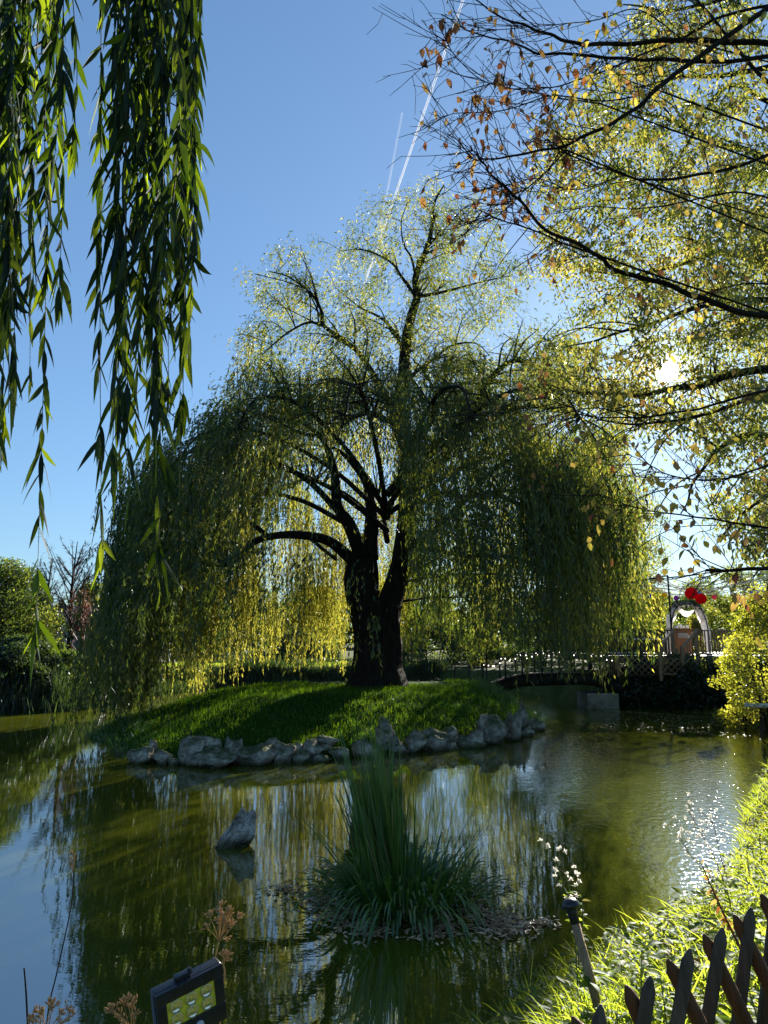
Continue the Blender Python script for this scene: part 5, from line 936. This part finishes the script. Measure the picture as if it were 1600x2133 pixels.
for px, py, sx, sy, n in pools:
    q = np.column_stack([px + sx * .62 * rng.normal(size=n), py + sy * .62 * rng.normal(size=n)]); c = np.array([G(a, b, .004) for a, b in q]); c[:, 2] = .003 + .014 * rng.random(n); az = rng.random(n) * 6.28
    blades(g, c, np.column_stack([np.cos(az), np.sin(az), .10 * rng.normal(size=n)]), np.tile([0, 0, 1.0], (n, 1)) + .25 * rdir(n), .045 + .04 * rng.random(n), .018 + .012 * rng.random(n), rng.normal(0, .12, n), 4, rng.random(n), prof=LEAFP(4), fold=.15)
kind(tag(g.build('floating_leaves', M['dead_leaf']), 'dead brownish pink leaves floating round the reed clump', 'leaves'), 'stuff')
g = Geo(); n = 1500; q = np.column_stack([np.r_[rng.uniform(250, 640, 700), rng.uniform(1250, 1590, 800)], np.r_[rng.uniform(1436, 1475, 700), 1478 + 40 * rng.random(800) ** 2]]); q[700:, 1] += (q[700:, 0] - 1250) * .07
c = np.array([G(a, b, .004) for a, b in q]); c[:, 2] = .006; ok = (sdist(c[:, 0], c[:, 1], ISL) > .1) & (sdist(c[:, 0], c[:, 1], POND) < -.1); c = c[ok]; n = len(c); az = rng.random(n) * 6.28
leaves(g, c, np.column_stack([np.cos(az), np.sin(az), np.zeros(n)]), np.tile([0, 0, 1.0], (n, 1)) + .15 * rdir(n), .06 + .06 * rng.random(n), .03, rng.random(n)); kind(tag(g.build('drifting_leaves', M['dead_leaf']), 'specks of fallen leaf drifting near the far shores', 'leaves'), 'stuff')

# ------------------------------------------------------------ right foreground: bank plants, stake lamp, crossed picket fence
def bankpts(n, lo=.02, hi=2.2, ymax=13.0):
    o = np.zeros((0, 2))
    while len(o) < n:
        q = np.column_stack([rng.uniform(-.4, 6.5, n * 3), rng.uniform(2.9, ymax, n * 3)]); s = sdist(q[:, 0], q[:, 1], POND); px = 800 + FPX * q[:, 0] / q[:, 1]
        q = q[(s > lo) & (s < hi) & (px > 860) & (px < 2150)]; s = sdist(q[:, 0], q[:, 1], POND); o = np.vstack([o, q[rng.random(len(q)) < np.clip(5 / q[:, 1], .2, 1)]])
    q = o[:n]; return np.column_stack([q, terrain(q[:, 0], q[:, 1])])
g = Geo(); p = bankpts(16500, -.05); n = len(p); p[:, 2] = np.maximum(p[:, 2], -.03) - .02
blades(g, p, rdir(n) * .6 + [-.1, -.05, 1], rdir(n), (.18 + .34 * rng.random(n)) * (1 + .5 * wob(p[:, 0], p[:, 1], 1.5, 2)), .008 + .006 * rng.random(n), .25 + .5 * rng.random(n), 5, np.clip(rng.random(n) * .75 + .3 * (rng.random(n) < .1), 0, 1)); kind(tag(g.build('bank_grass', M['bank_grass']), 'long sunlit grass covering the near bank at the lower right', 'grass'), 'stuff')
g = Geo(); p = bankpts(8500, .05); n = len(p); p[:, 2] += .04 + .22 * rng.random(n) ** 1.5; az = rng.random(n) * 6.28
blades(g, p, np.column_stack([np.cos(az), np.sin(az), .5 * rng.random(n)]), np.column_stack([-.3 * np.cos(az), -.3 * np.sin(az), np.ones(n)]) + .4 * rdir(n), .05 + .06 * rng.random(n), .022 + .022 * rng.random(n), .3 * rng.random(n), 4, rng.random(n), prof=LEAFP(4), fold=.12); kind(tag(g.build('ground_cover', M['bank_leaf']), 'low leafy ground cover under the grass of the near bank', 'ground cover'), 'stuff')
g = Geo(); n = 1500; q = np.column_stack([1.02 + .22 * rng.normal(size=n), 3.62 + .20 * rng.normal(size=n)]); q = q[sdist(q[:, 0], q[:, 1], POND) > 0]; n = len(q)
blades(g, np.column_stack([q, terrain(q[:, 0], q[:, 1]) - .02]), rdir(n) * .55 + [-.1, 0, 1], rdir(n), .25 + .30 * rng.random(n), .009, .3 + .5 * rng.random(n), 5, rng.random(n) * .7)
kind(tag(g.build('tall_grass', M['bank_grass']), 'tall grass grown up round the foot of the stake lamp', 'grass'), 'stuff')
def weed(name, label, px, py, d, h, nl, ll, lean=(0, 0), grp=None, mt='bank_leaf', stem='green_stem', w=.22, top=None):
    b = P(px, py, d); b[2] = max(tz(b[0], b[1]), 0) - .02; r = thing(name, label, 'plant', b, grp); tip = b + [lean[0], lean[1], h]; c = cat([b, b * .5 + tip * .5 + [lean[0] * -.12, 0, .02], tip], 6); g = Geo(); tube(g, c, .0045, .0018, k=6); g.build('stem', M[stem], r)
    g = Geo(); t = np.linspace(.12, 1, nl); k = (t * (len(c) - 1)).astype(int); az = np.arange(nl) * 2.4 + rng.random(nl); sz = ll * (1.1 - .45 * t) * (.8 + .4 * rng.random(nl))
    blades(g, c[k], np.column_stack([np.cos(az), np.sin(az), .45 + .3 * rng.random(nl)]), np.column_stack([-.4 * np.cos(az), -.4 * np.sin(az), np.ones(nl)]) + .2 * rdir(nl), sz, sz * w, .35 + .3 * rng.random(nl), 6, np.clip(.4 + .5 * rng.random(nl), 0, 1), prof=LEAFP(6), fold=.14); g.build('leaves', M[mt], r, smooth=True)
    return r, c
WE = [(1330, 1990, 3.5, .34, 'broad bright weed in the middle of the sunlit bank above the left pickets'), (1275, 2010, 3.3, .26, 'bright weed just left of the middle bank weed'), (1385, 2010, 3.2, .36, 'tall leafy weed between the second and third picket'), (1430, 1900, 4.2, .36, 'leafy weed behind the tops of the middle pickets'), (1500, 1850, 4.8, .40, 'leafy weed below the dark hollow in the right bank'), (1560, 1780, 5.4, .5, 'leafy weed at the right edge of the bank'), (1580, 1700, 6.5, .6, 'highest weed on the right bank against the water'), (1290, 1900, 4.3, .26, 'small pale weed beside the sparkling water'), (1360, 1870, 4.8, .3, 'small weed at the bright water edge left of the thin red stem'), (1590, 2050, 2.8, .4, 'big yellow green weed behind the rightmost picket'), (1130, 2060, 3.9, .24, 'dark low weed at the left of the near bank'), (1215, 1970, 4.0, .3, 'weed round the foot of the stake lamp'), (1470, 2060, 2.9, .3, 'bright weed low between the right pickets'), (1180, 2110, 3.4, .25, 'weed at the bottom edge left of the first picket'), (1545, 1930, 3.7, .42, 'leafy weed between the two rightmost pickets')]
for px, py, d, h, lab in WE: weed('leafy_weed', lab, px, py, d, h, 26, .12, (rng.normal() * .05, rng.normal() * .05), 'leafy weeds on the near bank')
def seedweed(label, path, d, ntuft, grp=None, stem='green_stem', fluff='white_fluff', sz=.020, branch=.09):
    c = cat([P(a, b, d) for a, b in path], 7); c[0][2] = min(c[0][2], max(tz(c[0][0], c[0][1]), 0)); r = thing('seed_weed', label, 'plant', c[0], grp); g = Geo(); tube(g, c, .0035, .0014, k=5); f = Geo()
    for i in range(ntuft):
        t = .45 + .55 * (i + 1) / ntuft; s = c[min(int(t * (len(c) - 1)), len(c) - 1)]; e = s + nrmz(rng.normal(size=3) + [0, 0, 1.2]) * branch * rng.uniform(.3, 1) if i < ntuft - 1 else c[-1]; tube(g, [s, (s + e) / 2 + rng.normal(size=3) * .004, e], .0012, .0009, k=4, cap=False)
        m_ = 22; dd_ = nrmz(rdir(m_) + [0, 0, .5]); leaves(f, np.tile(e, (m_, 1)), dd_, rdir(m_), sz * (.5 + .5 * rng.random(m_)), .006, rng.random(m_))
    g.build('stem', M[stem], r); f.build('seed_heads', M[fluff], r)
    m_ = 14; g = Geo(); k = rng.integers(1, int(len(c) * .6), m_); az = rng.random(m_) * 6.28; blades(g, c[k], np.column_stack([np.cos(az), np.sin(az), .3 * np.ones(m_)]), rdir(m_) + [0, 0, 1], .05, .014, .3, 4, rng.random(m_), prof=LEAFP(4)); g.build('leaves', M['bank_leaf'], r)
seedweed('tall weed with white fluffy seed heads left of the stake lamp', [(1200, 1960), (1188, 1890), (1165, 1820), (1140, 1765)], 3.9, 11); seedweed('white seeded weed leaning right above the stake lamp', [(1205, 1960), (1192, 1880), (1180, 1830), (1163, 1770)], 4.0, 8)
seedweed('thin upright weed directly behind the stake lamp', [(1213, 1970), (1214, 1900), (1211, 1860), (1207, 1822)], 3.8, 4, sz=.016, branch=.04)
seedweed('dry weed with white tufts over the sparkling water', [(1520, 1870), (1490, 1790), (1460, 1735), (1435, 1690)], 5.2, 16, stem='red_stem', branch=.16); seedweed('second dry tufted weed left of the first over the water', [(1500, 1880), (1460, 1810), (1430, 1770), (1415, 1740)], 5.2, 14, stem='red_stem', branch=.16); seedweed('dry tufted weed standing right of the sparkling water', [(1525, 1860), (1500, 1780), (1490, 1730), (1480, 1705)], 5.4, 10, stem='red_stem', branch=.14)
r, c = weed('red_stemmed_weed', 'long bare reddish stem rising from behind the pickets', 1540, 2000, 2.75, .02, 2, .03, stem='red_stem'); c = cat([P(1560, 2010, 2.75), P(1520, 1930, 2.75), P(1490, 1865, 2.75), P(1462, 1800, 2.75)], 6); g = Geo(); tube(g, c, .0055, .002, k=6); g.build('tall_stem', M['red_stem'], r, smooth=True); g = Geo(); n = 22; k = rng.integers(6, len(c), n); blades(g, c[k], rdir(n), rdir(n), .03, .014, .3, 4, rng.random(n) * .5, prof=LEAFP(4)); g.build('withered_leaves', M['autumn'], r)
# stake lamp: grey stake with a black domed cap
a, b = P(1189, 1888, 3.7), P(1222, 2010, 3.62); s = thing('stake_lamp', 'grey stake with a black domed cap leaning on the near bank', 'lamp', b); ud = nrmz(a - b); g = Geo(); tube(g, [b - ud * .25, a - ud * .045], .021, k=14); g.build('stake', M['wood'], s, smooth=True)
w_ = nrmz(np.cross(ud, [0, 1.0, 0])); v_ = np.cross(ud, w_); Rm = np.stack([w_, v_, ud], 1); g = Geo(); lathe(g, [(0, -.075), (.022, -.075), (.026, -.02), (.028, -.012), (.044, -.008), (.046, .002), (.041, .018), (.028, .030), (.010, .036), (.001, .037)], a, k=28, rot=Rm); g.build('cap', M['black_plastic'], s, smooth=True)
# crossed picket fence: round pointed pickets and brown slanting ones behind
fn = thing('picket_fence', 'low fence of pointed round pickets crossed by slanting brown ones, lower right', 'fence', P(1440, 2133, 2.3) * [1, 1, 0] + [0, 0, .75])
def picket(tip, foot, r, mt, nm):
    u = nrmz(tip - foot); c = [foot, foot + (tip - foot) * .4, foot + (tip - foot) * .7, tip - u * .036, tip - u * .008, tip]; g = Geo(); tube(g, c, 0, k=14, radii=[r, r * 1.02, r * .98, r * .97, r * .42, r * .15]); g.build(nm, M[mt], fn, smooth=True)
PK = [(1252, 2092, 1235, 2300, 1.95), (1356, 2033, 1322, 2250, 2.06), (1438, 1976, 1392, 2240, 2.17), (1506, 1932, 1462, 2200, 2.28), (1565, 1890, 1530, 2190, 2.40), (1618, 1850, 1585, 2180, 2.52), (1672, 1812, 1642, 2150, 2.64), (1724, 1778, 1698, 2120, 2.76)]
for x_, y_, fx, fy, d in PK: picket(P(x_, y_, d), P(fx, fy, d), .0188, 'picket', 'picket')
BR = [(1304, 2052, 1376, 2230, 2.03), (1390, 1998, 1512, 2240, 2.14), (1466, 1946, 1612, 2250, 2.25), (1529, 1905, 1655, 2160, 2.36), (1586, 1862, 1710, 2120, 2.48), (1642, 1824, 1760, 2090, 2.60), (1696, 1790, 1810, 2060, 2.72), (1192, 2118, 1275, 2260, 1.93)]
for x_, y_, fx, fy, d in BR: picket(P(x_, y_, d + .055), P(fx, fy, d + .055), .0205, 'brace', 'slanting_picket')

# ------------------------------------------------------------ left foreground: floodlight and dry umbels
fc = P(399, 2096, 2.0); fl = thing('floodlight', 'black floodlight with six round reflectors on a yellow panel, tilted at lower left', 'lamp', fc)
Rf = np.array(Matrix.Rotation(R(36), 3, 'Z') @ Matrix.Rotation(R(-11), 3, 'Y') @ Matrix.Rotation(R(6), 3, 'X'))
fw_, fh_, fd_ = .178, .150, .036
def fb(name, c, s, mt, bev=.003):
    g = Geo(); box(g, fc + Rf @ np.array(c), s, rot=Rf, bev=bev); return g.build(name, M[mt], fl)
M['led_yellow'] = surf('yellow_led_panel', (.72, .64, .04), (.85, .77, .06), 60, .5, .1); M['chrome'] = surf('reflector_metal', (.75, .75, .72), (.9, .9, .86), 30, .22, .03, metal=1.0); M['sensor'] = surf('milky_sensor', (.4, .42, .4), (.55, .56, .55), 20, .4, 0)
fb('housing', (0, fd_ / 2, -.004), (fw_, fd_, fh_), 'black_plastic', .006)
for nm, c, s in (('bezel_top', (0, -.0035, .0560), (fw_ - .002, .007, .031)), ('bezel_bottom', (0, -.0035, -.0505), (fw_ - .002, .007, .045)), ('bezel_side', (-fw_ / 2 + .0135, -.0035, .0063), (.025, .007, .068)), ('bezel_side', (fw_ / 2 - .0135, -.0035, .0063), (.025, .007, .068))): fb(nm, c, s, 'black_plastic', .0015)
fb('led_panel', (0, -.001, .0063), (.134, .003, .072), 'led_yellow', .0005)
for i in range(3):
    for j in range(2):
        c = fc + Rf @ np.array([(-1 + i) * .0405, -.0028, .0063 + (j - .5) * .0335]); g = Geo(); Rl = Rf @ np.array(Matrix.Rotation(R(90), 3, 'X')); lathe(g, [(.0158, .0035), (.0164, .0045), (.0155, .0046), (.010, .0022), (.003, .0006), (.0012, .0004)], c, k=24, rot=Rl); ro = g.build('reflector', M['chrome'], fl, smooth=True)
        g = Geo(); lathe(g, [(.0, .0008), (.0034, .0008), (.003, .003), (.0012, .0042), (.0002, .0046)], c, k=12, rot=Rl); g.build('led', M['led_yellow'], ro, smooth=True)
g = Geo(); th = np.linspace(0, np.pi / 2, 6); lathe(g, np.column_stack([.0115 * np.cos(th), .008 * np.sin(th)]), fc + Rf @ np.array([.014, -.007, -.052]), k=18, rot=Rf @ np.array(Matrix.Rotation(R(90), 3, 'X'))); g.build('sensor', M['sensor'], fl, smooth=True)
fb('hinge_clip', (-.012, .014, fh_ / 2 + .002), (.038, .020, .016), 'black_plastic', .002); fb('hinge_clip', (.008, .012, fh_ / 2 + .010), (.006, .016, .012), 'black_plastic', .002)
g = Geo(); s_ = fc + Rf @ np.array([0, .03, -.05]); tube(g, [s_, s_ + [-.01, .03, -.12], [s_[0], s_[1] + .05, tz(s_[0], s_[1]) - .1]], .010, k=10); g.build('spike', M['black_plastic'], fl, smooth=True)
def umbel(label, path, d, nray, spread, rl, seeds=7, hgt=1.0, stem='straw', r0=.0028, sd=1):
    rr_ = np.random.default_rng(sd); c = cat([P(a, b, d) for a, b in path], 7); u = thing('dry_umbel', label, 'plant', c[0], 'dried umbel stalks at the lower left'); g = Geo(); tube(g, c, r0, r0 * .7, k=6); g.build('stalk', M[stem], u, smooth=True)
    if not nray: return
    g = Geo(); f = Geo(); ax_ = nrmz(c[-1] - c[-3])
    for i in range(nray):
        dv = nrmz(ax_ * hgt + nrmz(rr_.normal(size=3)) * spread); L = rl * rr_.uniform(.6, 1.15); e = c[-1] + dv * L; tube(g, cat([c[-1], c[-1] + dv * L * .5 + rr_.normal(size=3) * .003, e], 3), .0011, .0007, k=4, cap=False)
        for j in range(seeds):
            v = nrmz(dv + nrmz(rr_.normal(size=3)) * .75); b = e + v * rr_.uniform(.006, .014); tube(g, [e, b], .0005, k=3, cap=False); tube(f, [b, b + v * .0035, b + v * .008, b + v * .012], 0, k=6, radii=[.0006, .0024, .0022, .0003])
    g.build('rays', M['straw'], u); f.build('seeds', M['straw'], u)
FL = 2.15
umbel('large golden dry umbel standing above the floodlight', [(418, 2200), (430, 2060), (448, 1995), (456, 1962)], FL, 17, .85, .074, 8, sd=4)
umbel('small dry umbel hanging just right of the floodlight', [(455, 2180), (462, 2080), (468, 2030), (465, 2010)], FL + .1, 6, .9, .022, 6, sd=6)
umbel('tall thin curved stalk with a few bare rays at the left', [(88, 2260), (100, 2110), (120, 2020), (146, 1900), (153, 1840), (153, 1812)], FL + .1, 6, .35, .035, 1, stem='twig', r0=.0022, sd=8)
umbel('wide dark seeded umbel at the bottom left', [(95, 2260), (96, 2190), (98, 2150)], FL - .05, 18, .95, .062, 7, sd=10)
umbel('straw coloured umbel left of the floodlight', [(292, 2250), (284, 2190), (276, 2150)], FL, 14, .7, .075, 7, hgt=1.2, sd=12)
umbel('plain broken brown stalk at the far bottom left', [(62, 2260), (57, 2120), (53, 2050), (50, 2016)], FL, 0, 0, 0, stem='twig', r0=.0028)

# ------------------------------------------------------------ two vapour trails high in the sky
def trail(label, a, b, alt, r, dens, gap):
    m, n_, l_, o_ = mat('vapour'); 
    d_ = n_.new('ShaderNodeBsdfDiffuse'); d_.inputs[0].default_value = (.9, .9, .9, 1); t_ = n_.new('ShaderNodeBsdfTranslucent'); t_.inputs[0].default_value = (.95, .95, .95, 1); x_ = n_.new('ShaderNodeMixShader'); l_.new(d_.outputs[0], x_.inputs[1]); l_.new(t_.outputs[0], x_.inputs[2])
    tp = n_.new('ShaderNodeBsdfTransparent'); y_ = n_.new('ShaderNodeMixShader'); y_.inputs[0].default_value = dens; l_.new(tp.outputs[0], y_.inputs[1]); l_.new(x_.outputs[0], y_.inputs[2]); l_.new(y_.outputs[0], o_.inputs[0])
    A, B = G(*a, alt), G(*b, alt); s = np.cross(nrmz(B - A), [0, 0, 1]); t0 = thing('vapour_trail', label, 'vapour trail', A)
    for sg in (-1, 1):
        g = Geo(); p = np.linspace(A, B, 30) + s * sg * gap; tube(g, p, 0, k=8, radii=r * (np.linspace(.75, 1.7, 30)) * (1 + .12 * rng.normal(size=30))); g.build('streak', m, t0, smooth=True)
trail('long straight white vapour trail crossing the sky down to the willow', (975, -30), (752, 612), 8000, 7, .42, 12); trail('short fainter vapour trail beside the long one', (838, 235), (792, 478), 8600, 10, .09, 10)
